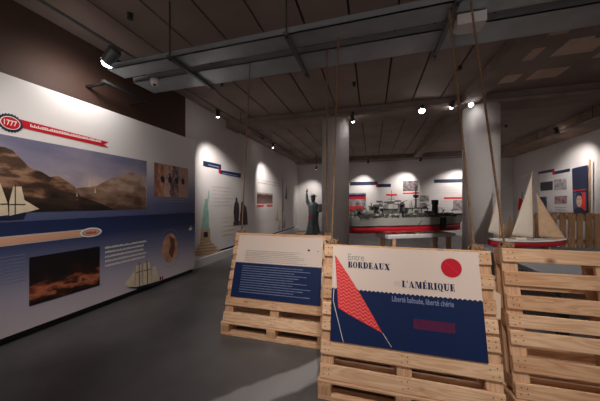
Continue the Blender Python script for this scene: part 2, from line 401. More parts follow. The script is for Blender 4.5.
# ------------------------------------------------------------ cable trays, hangers, ropes
def tray(y0, y1, label):
    r = empty('cable_tray', label, 'cable tray', 'steel cable trays under the ceiling', loc=(0, y0, 3.1))
    mb = MB(); mb.box(-3.12, 4.6, 0, y1 - y0, 0, .012, M['tray']); mb.build('base_plate', r)
    for yy in (0, y1 - y0 - .006):
        mb = MB(); mb.box(-3.12, 4.6, yy, yy + .006, .0, .06, M['tray']); mb.box(-3.12, 4.6, yy - .006, yy + .012, .056, .064, M['tray']); mb.build('side_rail', r)
tray(2.30, 2.52, 'narrow galvanised cable tray, the one nearer the camera')
tray(2.64, 2.98, 'wide galvanised cable tray, the farther of the pair')
HB = [(-2.16, 'steel hanger bar with rod, to the right of the camera dome'),
      (-.79, 'steel hanger bar under the trays between the left pair of ropes'), (.66, 'steel hanger bar at upper right beside the paired ropes'),
      (2.1, 'steel hanger bar at the far right end of the trays')]
for X, lab in HB:
    r = empty('hanger', lab, 'hanger', 'tray hangers', loc=(X, 2.3, 3.06))
    mb = MB(); mb.box(-.02, .02, -.06, .82, 0, .036, M['steel']); mb.build('crossbar', r)
    for yy in (-.03, .72):
        mb = MB(); mb.tube((0, yy, .036), (0, yy, .64), .008, M['darksteel']); mb.tube((0, yy, -.012), (0, yy, .0), .014, M['darksteel']); mb.build('rod', r)

r = empty('wall_bracket', 'dark steel bracket on the brown wall beyond the tray ends', 'bracket', loc=(-3.42, 2.45, 3.06))
mb = MB(); mb.box(-.02, .02, 0, .78, 0, .036, M['darksteel']); mb.build('bar', r)
for yy in (.06, .7):
    mb = MB(); mb.box(-.38, -.02, yy - .015, yy + .015, .0, .03, M['darksteel']); mb.build('arm', r)
# ------------------------------------------------------------ pallets
BT = [(.9, 1.0), (.735, .835), (.57, .67), (.45, .54), (.335, .43), (.165, .265), (0, .1)]
def pallet_proto(name, wd='wood', lean=False):
    c1, c2, c3 = (.018, .042, .054) if lean else (0, 0, 0)
    """standing pallet: x 0..1.2, z 0..1.0 up, deck face at y=0, body goes back to y=.144"""
    r = empty(name)
    for k, (z0, z1) in enumerate(BT):
        mb = MB(); mb.box(0, 1.2, 0, .022, z0 - (z0 + z1) / 2, z1 - (z0 + z1) / 2, M[wd], .006)
        rnd = random.Random(k)
        for cx in (.05, .6, 1.15):
            for dx, dz in ((-.02, .018), (.018, .022), (-.016, -.022), (.02, -.016)):
                px = cx + dx + rnd.uniform(-.006, .006); pz = dz + rnd.uniform(-.006, .006)
                mb.tube((px, .001, pz), (px, -.0012, pz), .0042, M['nail'], seg=8)
        o = mb.build('deck_board', r); o.location = (0, 0, (z0 + z1) / 2)
    for cx in (.05, .6, 1.15):
        mb = MB(); mb.box(cx - .05, cx + .05, .0225, .046, c1, 1.0, M['woodv'], .003); mb.build('stringer_board', r)
        for z in (.06, .5, .94):
            mb = MB(); mb.box(cx - .05, cx + .05, .0465, .111, max(z - .06, c2), z + .06, M['woodx'], .003); mb.build('block', r)
        mb = MB(); mb.box(cx - .05, cx + .05, .1115, .144, .1005, .8995, M['woodv'], .003); mb.build('bottom_board', r)
    for z in (0, .9):
        mb = MB(); mb.box(0, 1.2, .1115, .144, max(z, c3), z + .1, M[wd], .004)
        if True: mb.build('bottom_board', r)
    return r
lean_proto = pallet_proto('pallet', lean=True)
proto = pallet_proto('pallet')
# centre lower board must clear the end boards: trim it
def place(root, P, phi, alpha, label, group, flat=False):
    root.rotation_mode = 'XYZ'
    R = Matrix.Rotation(phi, 4, 'Z') @ Matrix.Rotation(-alpha if not flat else -PI / 2, 4, 'X')
    root.matrix_world = Matrix.Translation(Vector(P)) @ R
    tag(root, label, 'pallet', group)
    return root
spots = {'front': ((-.38, 1.849), .0137, .232), 'left': ((-1.615, 2.451), .0127, .311), 'right': ((.927, 2.052), .022, .175)}
RT = {}
used = set()
def new_pallet(p):
    if p.name not in used: used.add(p.name); return p
    return deepcopy(p)
LB = {'front': 'behind the red sail sign', 'left': 'behind the left text sign', 'right': 'at right with no sign'}
for k, ((X, Y), phi, al) in spots.items():
    if k == 'right': X, Y, al = .935, 2.02, .19
    dy = .142 * math.sin(al)
    r = place(new_pallet(lean_proto), (X, Y, .148), phi, al, 'pine pallet leaning back, ' + LB[k], 'leaning pallets')
    RT[k] = r
    place(new_pallet(proto), (X - .012, Y - .012, .144), phi, 0, 'pallet lying flat, base of the leaning one ' + LB[k], 'flat base pallets', flat=True)
    # prop leaning the other way behind
    pr = empty('support_frame', 'pale prop frame of the leaning pallet ' + LB[k], 'support frame', 'prop frames')
    pr.matrix_world = Matrix.Translation(Vector((X, Y, .146))) @ Matrix.Rotation(phi, 4, 'Z')
    yb = .165 + .74 * math.tan(al)
    for cx in (0, 1.155):
        mb = MB(); mb.box(cx, cx + .045, yb, yb + .09, 0, .72, M['wood'], .004); mb.build('post', pr)
    for c0, c1 in ((-.04, -.001), (1.2005, 1.245), (1.25, 1.295)):
        if k != 'front' and c0 > 1: continue
        mb = MB(); e = .03 if c0 > 1 else 0
        mb.slab([(c0, yb - .03, .46), (c1, yb - .03, .46), (c1, yb - .03, .70 - (c1 - 1.2) * .6 * (c0 > 1)), (c0, yb - .03, .70 - (c0 - 1.2) * .6 * (c0 > 1))], (0, 1, 0), .06, M['pine_pale']); mb.build('cleat', pr)
    mb = MB(); mb.box(-.04, 1.295 if k == 'front' else 1.2, yb + .0305, yb + .05, .5, .6, M['wood'], .004)
    for_cross = mb.build('crossbar', pr)
    mb = MB(); mb.box(0, 1.2, yb + .092, yb + .114, .62, .72, M['wood'], .004); mb.build('crossbar', pr)
    mb = MB(); mb.box(0, 1.2, yb + .092, yb + .114, .1, .2, M['wood'], .004); mb.build('crossbar', pr)

# signs
def sign(k, s0, s1, t0, t1, label):
    r = RT[k]; mw = r.matrix_world
    U = mw.to_3x3() @ Vector((1, 0, 0)); V = mw.to_3x3() @ Vector((0, 0, 1))
    O = mw @ Vector((s0, -.004, t0)); O = O
    b = Board(O, U, V, name='sign_board', label=label, cat='sign', group='printed signs on the pallets')
    w_, h_ = s1 - s0, t1 - t0
    wave = .648 - t0 if k == 'left' else .655 - t0
    mb = MB(); mb.prism([(0, 0), (w_, 0), (w_, h_), (0, h_)], 0, .008, M['cream']); mb.build('panel', b.root)
    pts = [(0, 0), (w_, 0)]
    n = 34 if k == 'front' else 40
    for i in range(n * 8, -1, -1):
        u = w_ * i / (n * 8); pts.append((u, wave + (.006 if k == 'front' else .004) * abs(math.sin(PI * i / 8 )) * 1.6 - .006))
    b.poly('navy_field', pts, M['navy'], .0085, .001)
    return b, w_, h_
sf, fw, fh = sign('front', .073, 1.115, .27, .985, 'cream and navy title sign with a red sail shape and red disc')
def L(s, t): return (s - .073, t - .27)
Z1 = .0105
sf.text('thin_lettering', 'Entre', *L(.198, .878), .125, .05, M['greytxt'], Z1)
fatword(sf, 'bold_letter', 'BORDEAUX', *L(.198, .820), .315, .047, M['navy'], Z1)
sf.text('thin_lettering', 'et', *L(.545, .712), .042, .036, M['faint'], Z1)
fatword(sf, 'bold_letter', "L'AMÉRIQUE", *L(.598, .703), .35, .048, M['navy'], Z1)
sf.text('tagline', 'Liberté bafouée, liberté chérie', *L(.525, .590), .41, .046, M['bluetxt'], Z1, bold=.012)
sf.poly('red_disc', ring(*L(.935, .865), .067, .067, 36), M['red'], Z1, .001)
c0 = L(.935, .865)
sf.poly('disc_line', [(c0[0] - .042, c0[1] + .044), (c0[0] - .039, c0[1] + .046), (c0[0] + .046, c0[1] - .036), (c0[0] + .043, c0[1] - .038)], M['coral'], Z1 + .0015, .0006)
sail = [L(.092, .912), L(.11, .72), L(.128, .51), L(.2, .475), L(.32, .425), L(.455, .37), L(.40, .46), L(.30, .62), L(.20, .765)]
so = sf.poly('red_sail', sail, M['coral'], Z1, .001)
mb = MB()
def inside(p, P):
    c = False; n = len(P)
    for i in range(n):
        a, b_ = P[i], P[(i + 1) % n]
        if (a[1] > p[1]) != (b_[1] > p[1]) and p[0] < (b_[0] - a[0]) * (p[1] - a[1]) / (b_[1] - a[1]) + a[0]: c = not c
    return c
for row in range(24):
    vv = .09 + row * .026; run = []
    for i in range(0, 170):
        u = .01 + i * .0025; q = (u, vv + .0075 * math.sin(u * 2 * PI / .042) - u * .15)
        ok = inside(q, sail) and inside((q[0] + .003, q[1]), sail) and inside((q[0] - .003, q[1] - .003), sail)
        if ok: run.append(q)
        if (not ok or i == 169) and len(run) > 3:
            mb.prism([(a, c + .0036) for a, c in run] + [(a, c - .0036) for a, c in run[::-1]], .0117, .0123, M['pinkline'])
        if not ok: run = []
mb.build('wave_lines', so)
for a, b_ in ((L(.088, .56), L(.172, .275)), (L(.455, .372), L(.515, .285)), (L(.1, .89), L(.088, .56))):
    sf.poly('rigging_line', [(a[0] - .002, a[1]), (a[0] + .002, a[1]), (b_[0] + .002, b_[1]), (b_[0] - .002, b_[1])], M['pale'], Z1, .0008)
mb = MB()
for row in range(6):
    vv = .43 + row * .0115 - .27; up = []; dn = []
    for i in range(0, 108):
        u = L(.667, 0)[0] + i * .0025; q = vv + .003 * math.sin(i * .55); up.append((u, q + .0009)); dn.append((u, q - .0009))
    mb.prism(up + dn[::-1], Z1, Z1 + .0008, M['red'])
mb.build('wave_pattern', sf.root)
sl, lw, lh = sign('left', .063, 1.098, .262, .968, 'cream and navy text sign on the pallet at the left')
sl.bars('upper_text', .115, .88, .535, .395, 7, M['greytxt'], Z1, .3)
sl.bars('lower_text', .1, .93, .36, .05, 12, M['bluetxt'], Z1, .34)
sl.poly('small_mark', [(.862, .565), (.885, .575), (.895, .56), (.88, .548)], M['navy'], Z1, .001)
sl.poly('small_mark', ring(.985, .555, .008, .008, 10), M['greytxt'], Z1, .001)

# ropes
def rope(top, bot, label, group='hemp ropes from the trays'):
    top = Vector(top); bot = Vector(bot)
    r = empty('rope', label, 'rope', group, loc=bot)
    mb = MB(); n = 220
    d = top - bot; q = d.to_track_quat('Z', 'Y').to_matrix(); Ln = d.length
    for ph in (0, 2 * PI / 3, 4 * PI / 3):
        pts = [q @ Vector((.0042 * math.cos(ph + i / n * Ln * 2 * PI / .07), .0042 * math.sin(ph + i / n * Ln * 2 * PI / .07), Ln * i / n)) for i in range(n + 1)]
        mb.path(pts, .0052, M['rope'], seg=5)
    mb.build('strand', r)
    # knot wrapped round the top of the pallet
    mb = MB()
    for j in range(5):
        pts = []
        for i in range(25):
            t = 2 * PI * i / 24
            pts.append(Vector((.012 * math.sin(t + j) + (j - 1.5) * .013, .03 * math.cos(t), -.012 + .026 * math.sin(t))))
        mb.path(pts, .0105, M['rope'], seg=6)
    mb.path([(-.03, -.01, -.01), (-.045, -.03, .01), (-.04, -.035, -.03), (-.03, -.03, -.05)], .0075, M['rope'], seg=6)
    mb.path([(.03, -.01, 0), (.05, -.02, .022), (.045, -.03, -.01)], .0075, M['rope'], seg=6)
    mb.build('knot', r)
def ptop(k, s, y=.07, z=1.028): return RT[k].matrix_world @ Vector((s, y, z))
bpy.context.view_layer.update()
rope(atz(250, 62, 3.1), ptop('left', .04), 'leftmost hemp rope, down to the left corner of the text sign pallet')
rope(atz(327, 50, 3.1), ptop('left', 1.12), 'hemp rope down to the right corner of the text sign pallet')
rope(atz(338.5, 38, 3.1), ptop('front', .05), 'hemp rope down to the left corner of the red sail sign pallet')
rope(atz(449, 9, 3.1), ptop('front', 1.12), 'hemp rope down to the right corner of the red sail sign pallet')
rope(atz(471, 3, 3.1), ptop('right', .05), 'rightmost hemp rope, down to the pallet without a sign')

# ------------------------------------------------------------ long printed panel on the left
XP = -3.6
pan = Board((XP, -1.2, 0), (0, 1, 0), (0, 0, 1), name='exhibition_panel', label='long white and blue printed exhibition panel along the left wall', cat='display panel')
PL = pan.px(195, 200)[0]
gu = ramp_mat('panel_upper_print', [(0, (80, 88, 124)), (.12, (96, 102, 138)), (.3, (146, 148, 172)), (.48, (210, 206, 210)), (.6, (230, 226, 224)), (1, (232, 228, 226))], 'Y', 1.52, .45)
gl = ramp_mat('panel_lower_print', [(0, (214, 204, 208)), (.25, (186, 178, 194)), (.6, (112, 116, 146)), (.85, (48, 58, 98)), (1, (36, 48, 86))], 'Y', 1.12, .45)
# N of this board points to +x (U x V = y x z = x): into the room
mb = MB(); mb.prism([(0, 0), (PL, 0), (PL, 1.52), (0, 1.52)], -.06, 0, gu); o = mb.build('upper_sheet', pan.root); o.location = (0, 1.265, 0)
mb = MB(); mb.prism([(0, 0), (PL, 0), (PL, 1.17), (0, 1.17)], -.06, 0, gl); o = mb.build('lower_sheet', pan.root); o.location = (0, .09, 0)
mb = MB(); mb.prism([(0, 0), (PL - .03, 0), (PL - .03, .09), (0, .09)], -.16, -.06, M['black']); mb.build('plinth', pan.root)
mb = MB(); mb.prism([(0, .0905), (PL, .0905), (PL, 2.75), (0, 2.75)], -.16, -.062, M['wall']); mb.build('backing', pan.root)
# picture: a plain landscape of its own
P = pan.pts([(-60, 124), (146.5, 161), (146.5, 208), (-60, 229)])
pu0, pu1 = P[0][0], P[1][0]; pv0, pv1 = pan.px(146, 209)[1], pan.px(146, 161)[1]
sky = ramp_mat('picture_sky', [(0, (218, 196, 184)), (.35, (206, 178, 168)), (.6, (156, 146, 160)), (1, (118, 116, 142))], 'Y', pv1 - pv0, .5, .9, 2.2, (1, 2, 1))
hillm = ramp_mat('picture_hills', [(0, (38, 30, 28)), (.3, (70, 52, 42)), (.42, (126, 92, 70)), (.55, (164, 128, 102)), (.7, (92, 68, 54)), (1, (50, 42, 38))], 'Y', pv1 - pv0, .5, 1.6, 3.4, (1, 2.4, 1))
hill2 = ramp_mat('picture_hills_far', [(0, (84, 62, 52)), (.4, (150, 120, 100)), (.6, (176, 150, 132)), (1, (120, 100, 90))], 'Y', pv1 - pv0, .5, 1.4, 4, (1, 2, 1))
seam = mat('picture_sea', (84, 84, 108), .5, noise=.2, scale=5, stretch=(1, 6, 1))
mb = MB(); mb.prism([(0, 0), (pu1 - pu0, 0), (pu1 - pu0, pv1 - pv0), (0, pv1 - pv0)], .001, .003, sky)
def rel(L_): return [(a - pu0, min(max(b - pv0, 0), pv1 - pv0)) for a, b in pan.pts(L_)]
ww = pu1 - pu0
mb.prism([(0, 0)] + [(ww, 0)] + rel([(146, 190), (143, 180), (138, 173), (130, 172), (120, 176), (112, 178), (104, 182), (96, 186)]) + [(0, .1)], .003, .0036, hill2)
mb.prism([(0, 0), (ww * .74, 0)] + rel([(100, 203), (88, 199), (80, 196), (74, 186), (66, 181), (58, 176), (50, 177), (42, 172), (30, 168), (20, 158), (12, 150), (4, 147), (-10, 146), (-40, 150)]) + [(0, .5)], .0036, .0042, hillm)
ob = mb.build('landscape_picture', pan.root); ob.location = (pu0, pv0, 0)
# light ships in the bay
mb = MB()
for (x, y, s_) in ((88, 183, 4), (94, 190, 3), (76, 194, 2.4)):
    mb.prism(pan.pts([(x, y + s_), (x + s_ * .6, y + s_), (x + s_ * .3, y - s_)]), .005, .0056, M['faint'])
mb.build('small_ships', ob); bpy.data.objects[-1] if False else None
for ch in ob.children: ch.location = (-pu0, -pv0, 0)
# ribbon and emblem
rb = pan.ppoly('red_ribbon', [(20, 119.3), (108.5, 142.2), (103.5, 144.2), (108.5, 147.8), (20, 127.6)], M['red'], .002)
a = pan.px(30, 125.4); b_ = pan.px(101, 142.6)
pan.bars('lettering', a[0], b_[0], a[1] + .018, a[1] - .018, 1, M['pale'], .0046, .9, 0)
c = pan.px(10, 123)
ew = (pan.px(22, 123)[0] - pan.px(-2, 123)[0]) / 2
gear = []
for i in range(48):
    t = 2 * PI * i / 48; k = 1.12 if i % 2 else 1.0
    gear.append((c[0] + ew * k * math.cos(t), c[1] + .088 * k * math.sin(t)))
em = pan.poly('emblem', gear, M['navydark'], .005, .002)
pan.poly('emblem_rim', ring(c[0], c[1], ew * .86, .068), M['pale'], .0072, .001, em)
pan.poly('emblem_oval', ring(c[0], c[1], ew * .78, .06), M['red'], .0084, .001, em)
pan.text('emblem_number', '1777', c[0] - ew * .55, c[1] - .028, ew * 1.1, .056, M['pale'], .0098, em, bold=.02)
# small framed picture upper right
pic = ramp_mat('small_picture', [(0, (150, 96, 80)), (.3, (196, 146, 124)), (.5, (222, 182, 160)), (.62, (90, 70, 84)), (1, (196, 156, 142))], 'X', .62, .5, 1.3, 14, (1, .5, 1))
a = pan.px(154, 180)[0]; b_ = pan.px(188, 180)[0]; v0 = pan.px(171, 197)[1]; v1 = pan.px(171, 165.5)[1]
o = pan.poly('small_picture', [(0, 0), (b_ - a, 0), (b_ - a, v1 - v0), (0, v1 - v0)], pic); o.location = (a, v0, 0)
mb = MB(); wv = v1 - v0
for k in range(4):
    u = (b_ - a) * (.22 + .2 * k); mb.prism([(u - .03, wv * .45), (u + .03, wv * .42), (u + .05, wv * .56), (u, wv * .66), (u - .05, wv * .58)], .005, .0056, M['navydark'])
q = mb.build('figures', o)
pan.bars('caption', a + .25, b_ - .02, v0 - .03, v0 - .1, 2, M['bluetxt'], .004, .3)
# lower ribbon with oval badge
orange = mat('peach_print', (222, 168, 138), .5)
ue = pan.px(86, 234)[0]
pan.poly('peach_ribbon', [(.4, 1.035), (ue, 1.035), (ue, 1.108), (.4, 1.108)], orange, .003)
pan.poly('peach_ribbon_edge', [(.4, 1.022), (ue, 1.022), (ue, 1.121), (.4, 1.121)], M['faint'], .001, .0015)
c = pan.px(91, 232.3); 
bd = pan.poly('oval_badge', ring(c[0], c[1], .135, .062), M['pale'], .005, .001)
pan.poly('badge_center', ring(c[0], c[1], .112, .044), M['bluetxt'], .0065, .001, bd)
pan.poly('badge_core', ring(c[0], c[1], .098, .034), orange, .008, .001, bd)
pan.bars('badge_lettering', c[0] - .065, c[0] + .065, c[1] + .018, c[1] - .018, 1, M['red'], .0095, .9, 0, parent=bd)
# fire picture
fv1, fv0, fu0, fu1 = pan.px(64, 252)[1], pan.px(64, 296)[1], pan.px(29, 270)[0], pan.px(99.5, 270)[0]
fire = ramp_mat('night_fire_print', [(0, (34, 24, 24)), (.12, (70, 40, 32)), (.24, (196, 116, 82)), (.32, (150, 78, 54)), (.4, (58, 36, 32)), (.55, (34, 26, 28)), (1, (26, 22, 26))], 'Y', fv1 - fv0, .5, .9, 6.5, (.8, 1.6, 1))
o = pan.poly('night_picture', [(0, 0), (fu1 - fu0, 0), (fu1 - fu0, fv1 - fv0), (0, fv1 - fv0)], fire, .002); o.location = (fu0, fv0, 0)
a = pan.px(-14, 262); b_ = pan.px(25, 262)
pan.bars('faint_text', a[0], b_[0], .93, .62, 8, M['bluetxt'], .003, .22, 0)
a = pan.px(105, 250); b_ = pan.px(147, 250); 
pan.bars('white_text', a[0], b_[0], pan.px(105, 245.5)[1], pan.px(105, 268)[1], 5, M['pale'], .003, .48, .15)
# round portrait
c = pan.px(170, 248)
skin = mat('portrait_print', (196, 148, 122), .5, noise=.35, scale=7)
po = pan.poly('round_portrait', ring(c[0], c[1], .125, .265), M['navydark'], .001, .0015)
for i in range(30):
    t = 2 * PI * i / 30; mb = MB(); mb.prism(ring(c[0] + .25 * math.cos(t), c[1] + .35 * math.sin(t), .01, .01, 8), .002, .003, M['bluetxt']); mb.build('ring_dot', po)
pan.poly('portrait_face', ring(c[0], c[1], .19, .27), skin, .003, .001, po)
pan.poly('portrait_hair', [(c[0] + .05, c[1] - .2), (c[0] + .12, c[1] - .02), (c[0] + .1, c[1] + .16), (c[0] - .02, c[1] + .22), (c[0] + .01, c[1] + .05), (c[0] - .04, c[1] - .08)], mat('portrait_dark', (110, 66, 50), .5), .0045, .001, po)
# white bird
c = pan.px(190, 229)
pan.poly('white_bird', [(c[0] - .05, c[1] + .01), (c[0] - .01, c[1] + .02), (c[0] + .02, c[1] + .07), (c[0] + .03, c[1] + .015), (c[0] + .07, c[1] + .02), (c[0] + .03, c[1] - .03), (c[0] - .02, c[1] - .03)], M['pale'], .003)
# printed ships: built as cut-out reliefs on the panel
sailp = mat('sail_print', (226, 208, 178), .5, noise=.1, scale=10)
def pship(name, L_list, hull, masts):
    mb = MB()
    for L_ in L_list: mb.prism(pan.pts(L_), .004, .008, sailp)
    mb.prism(pan.pts(hull), .0085, .012, M['navydark'])
    for L_ in masts: mb.prism(pan.pts(L_), .0085, .0105, M['navydark'])
    return mb.build(name, pan.root)
pship('large_printed_ship', [[(-12, 184), (0, 183.5), (7, 203), (8, 215), (-14, 218)], [(13, 186.5), (21, 186.5), (24, 200), (39, 209), (27, 212), (9, 216.5), (9, 202)], [(-40, 190), (-18, 184), (-14, 218), (-45, 220)]],
      [(-60, 217), (8, 216), (25, 212), (22, 218.5), (0, 219.5), (-60, 224)], [[(14.4, 184), (15.2, 184), (15, 217), (14, 217)], [(8, 204.2), (25, 203.9), (25, 204.8), (8, 205.1)], [(-14, 204), (7, 203.5), (7, 204.4), (-14, 205)]])
o = pship('small_printed_ship', [[(135.8, 265.5), (141.2, 264.2), (142.4, 286), (135.2, 288)], [(143, 263.2), (149.4, 261.6), (151.2, 283.6), (143, 285.8)], [(152.6, 266.8), (155.8, 266), (158.6, 280.5), (152.4, 282.6)], [(125, 284), (134.5, 271), (134.4, 286.5), (129, 287.4)]],
      [(126, 287.4), (136, 287), (158.5, 281), (157, 284.2), (138, 289)], [[(138.4, 262.5), (138.9, 262.5), (139.4, 288), (138.8, 288)], [(146.2, 260.5), (146.8, 260.5), (147.6, 285), (147, 285)], [(135.4, 272.4), (142, 270.9), (142, 271.4), (135.4, 273)], [(143, 270.6), (150.4, 268.8), (150.4, 269.3), (143, 271.2)]])
pan.poly('tricolour', pan.pts([(159.5, 277), (160.6, 276.6), (160.6, 280), (159.5, 280.4)]), M['navy'], .006)
pan.poly('tricolour_red', pan.pts([(161.6, 276.4), (162.8, 276), (162.8, 279.4), (161.6, 279.8)]), M['red'], .006)

# ------------------------------------------------------------ prints on the left wall (X = XL)
def wboard(kind, *a): return None
XW = XL + .001
def lw_board(name, label, cat, at, group=None):
    p = atx(at[0], at[1], XW); return Board(p, (0, 1, 0), (0, 0, 1), name=name, label=label, cat=cat, group=group)
b = lw_board('title_ribbon', 'navy two-step title ribbon with a red fold high on the left wall', 'wall graphic', (203, 168))
b.ppoly('upper_band', [(203, 160.5), (221, 164.8), (221, 169.4), (203, 166)], M['navydark'], .002)
b.ppoly('lower_band', [(219.5, 170), (241, 173.5), (240.5, 178), (219.5, 173.6)], M['navy'], .002)
b.ppoly('fold', [(218.5, 168.5), (221, 170), (220.5, 173.6), (218.5, 172)], M['red'], .005)
b.bars('lettering', *[b.px(208, 163)[0], b.px(219, 163)[0], b.px(213, 164.5)[1], b.px(213, 167)[1]], 1, M['bluetxt'], .006, .5, 0)
b.bars('lettering', *[b.px(222, 173)[0], b.px(238, 173)[0], b.px(230, 173.3)[1], b.px(230, 175.4)[1]], 1, M['bluetxt'], .006, .5, 0)
b = lw_board('statue_mural', 'pale green statue mural on a stepped wooden pedestal on the left wall', 'wall graphic', (208, 252))
green = mat('verdigris_print', (140, 180, 166), .6, noise=.2, scale=9)
ped = mat('pedestal_print', (190, 152, 112), .6, noise=.25, scale=12, stretch=(1, 6, 1))
b.ppoly('robe', [(201.5, 229), (209, 229), (208.6, 214), (207.5, 204), (204, 204), (203, 213), (202, 221)], green, .003)
b.ppoly('head', [(204.5, 204.5), (207.5, 204), (207.6, 200), (206, 198.6), (204.5, 200)], green, .0055)
b.ppoly('raised_arm', [(206, 205), (207.4, 205), (209.2, 194), (208.7, 190.5), (208.2, 190.5), (207.9, 194)], green, .008)
b.ppoly('pedestal', [(201, 228), (210, 228), (210, 241), (200, 241)], ped, .002)
for i in range(5):
    dx = i * 2.8; y = 240.5 + i * 3
    b.ppoly('pedestal_step', [(200 - dx * .6, y + 1.4), (210 + dx, y - .2), (211.5 + dx * 1.1, y + 1.2), (199.4 - dx * .6, y + 3.8)], ped, .004 + i * .001)
b.ppoly('doorway', [(203.4, 232), (207.5, 231.8), (207.5, 237), (203.4, 237.4)], M['navydark'], .006)
b = lw_board('wall_text', 'block of fine grey text above the printed couple on the left wall', 'wall text', (216, 200))
b.bars('text_line', b.px(212, 190)[0], b.px(236, 190)[0], b.px(225, 186)[1], b.px(225, 207)[1], 6, M['faint'], .002, .22, .3)
b.bars('text_line', b.px(222, 225)[0], b.px(236, 225)[0], b.px(228, 215)[1], b.px(228, 236)[1], 5, mat('ochre_faint', (222, 204, 172), .6), .002, .3, .3)
b = lw_board('couple_silhouettes', 'dark printed figures of a standing couple on the left wall', 'wall graphic', (240, 226))
dk = mat('photo_dark', (54, 42, 44), .6, noise=.4, scale=10)
b.ppoly('base_patch', [(233, 226), (247.5, 224.5), (247.5, 219), (233, 222)], mat('photo_mid', (120, 100, 98), .6, noise=.4, scale=12), .002)  # mottled mid-tone print behind the feet of both figures
b.ppoly('standing_figure', [(234.5, 225), (238.5, 225), (239, 212), (238.8, 204), (237.4, 201.5), (237.3, 198.6), (236.3, 197.2), (235.3, 198.8), (235.4, 201.5), (234.2, 204), (233.4, 212)], dk, .004)
b.ppoly('bending_figure', [(240, 225), (247.5, 224.5), (247, 214), (246, 207), (243.5, 204), (242, 201.5), (240.8, 203.5), (240.6, 210), (239.8, 216)], dk, .006)
b = lw_board('wall_stripe', 'navy stripe low on the left wall just above the white skirting', 'wall graphic', (218, 252))
b.poly('stripe', [(-.0, 0), (6.6, 0), (6.6, .05), (0, .05)], M['navy'], .002)
b = lw_board('photo_print', 'brownish landscape photograph print over two red bars, left wall', 'picture', (258, 208))
u0, u1 = b.px(257, 195)[0], b.px(272.5, 195)[0]; 
pm = ramp_mat('harbour_photo', [(0, (140, 110, 102)), (.35, (96, 72, 68)), (.55, (60, 46, 46)), (.62, (160, 134, 126)), (1, (196, 178, 170))], 'Y', .55, .6, .25, 3, (1, 4, 1))
v0, v1 = b.px(265, 203.5)[1], b.px(265, 193)[1]
o = b.poly('photograph', [(0, 0), (u1 - u0, 0), (u1 - u0, v1 - v0), (0, v1 - v0)], pm); o.location = (u0, v0, 0)
b.poly('red_bar', [(u0, v0 - .12), (u0 + (u1 - u0) * .4, v0 - .12), (u0 + (u1 - u0) * .4, v0 - .05), (u0, v0 - .05)], M['coral'], .002)
b.poly('red_bar', [(u0 + (u1 - u0) * .6, v0 - .12), (u1, v0 - .12), (u1, v0 - .05), (u0 + (u1 - u0) * .6, v0 - .05)], M['coral'], .002)
b.bars('caption', u0, u1, v0 - .2, v0 - .7, 6, M['faint'], .003, .25, .2)
b.bars('heading', u0 + .1, u1 + .9, v1 + .5, v1 + .3, 2, M['greytxt'], .003, .25, .1)
b = lw_board('ship_mural', 'tall sailing ship mural in beige and navy at far end of left wall', 'wall graphic', (284, 236))
for (x, y, w_, h_, m) in ((277, 214, 2.4, 12, 'tan'), (280, 210, 2.6, 20, 'sail'), (283, 200, 2.4, 22, 'tan'), (286, 192, 1.8, 14, 'navy'), (279, 226, 3, 8, 'tan'), (284, 222, 3, 12, 'greytxt')):
    b.ppoly('printed_sail', [(x - w_ / 2, y + h_ / 2), (x + w_ / 2, y + h_ / 2), (x + w_ * .3, y - h_ / 2)], M[m], .003 + .002 * random.random())
b.ppoly('printed_mast', [(282, 235), (282.7, 235), (283, 178), (282.5, 178)], M['navydark'], .006)

# ------------------------------------------------------------ prints on the far wall (Y = YF)
YW = YF - .001
def fw_board(name, label, cat, at, group=None):
    return Board(aty(at[0], at[1], YW), (1, 0, 0), (0, 0, 1), name=name, label=label, cat=cat, group=group)
def frect(b, name, x0, y0, x1, y1, m, z=.002, **k):
    u0, v1 = b.px(x0, y0); u1, v0 = b.px(x1, y1)
    o = MB().prism([(0, 0), (u1 - u0, 0), (u1 - u0, v1 - v0), (0, v1 - v0)], z, z + .003, m).build(name, b.root); o.location = (u0, v0, 0); return o
def rw_board(name, label, cat, at, group=None):
    return Board(atx(at[0], at[1], XR - .001), (0, -1, 0), (0, 0, 1), name=name, label=label, cat=cat, group=group)
photo = mat('grey_photo', (150, 142, 142), .6, noise=.75, scale=6)
b = fw_board('title_ribbon', 'navy two-step title ribbon on far wall above the warship stern', 'wall graphic', (370, 183))
frect(b, 'upper_band', 350, 182, 377, 185, M['navydark']); frect(b, 'lower_band', 377, 184, 391, 187, M['navydark']); frect(b, 'fold', 376, 183, 378, 187, M['red'], .006)
b = fw_board('title_ribbon', 'long navy title ribbon on far wall beside the right column', 'wall graphic', (450, 181))
frect(b, 'band', 434, 179.5, 466, 182.3, M['navydark']); frect(b, 'band_tail', 462, 179, 476, 182, M['navy'], .006)
b = fw_board('poster', 'large poster with red and blue bars on far wall left of warship', 'poster', (350, 210))
frect(b, 'sheet', 349, 193, 366, 216, photo); frect(b, 'blue_bar', 349, 194.5, 366, 196.5, M['navy'], .007); frect(b, 'red_bar', 349, 196.5, 366, 199, M['red'], .007); frect(b, 'red_bar', 349, 206, 364, 211, M['coral'], .007)
b = fw_board('photo_print', 'grey group photograph highest on the far wall behind the mast', 'picture', (410, 190))
frect(b, 'photograph', 403, 181, 418, 191, mat('photo_b', (110, 100, 102), .6, noise=.8, scale=8)); frect(b, 'red_bar', 403, 192.6, 419, 193.8, M['coral'])
b = fw_board('photo_print', 'pair of small grey photographs on far wall right of the mast', 'picture', (425, 200))
frect(b, 'photograph', 419.5, 195.5, 429, 201.5, photo); frect(b, 'photograph', 419.5, 203, 427, 209, photo)
b = fw_board('photo_print', 'grey photograph on far wall above the warship bow', 'picture', (458, 205))
frect(b, 'photograph', 453, 200, 467, 210.5, photo)
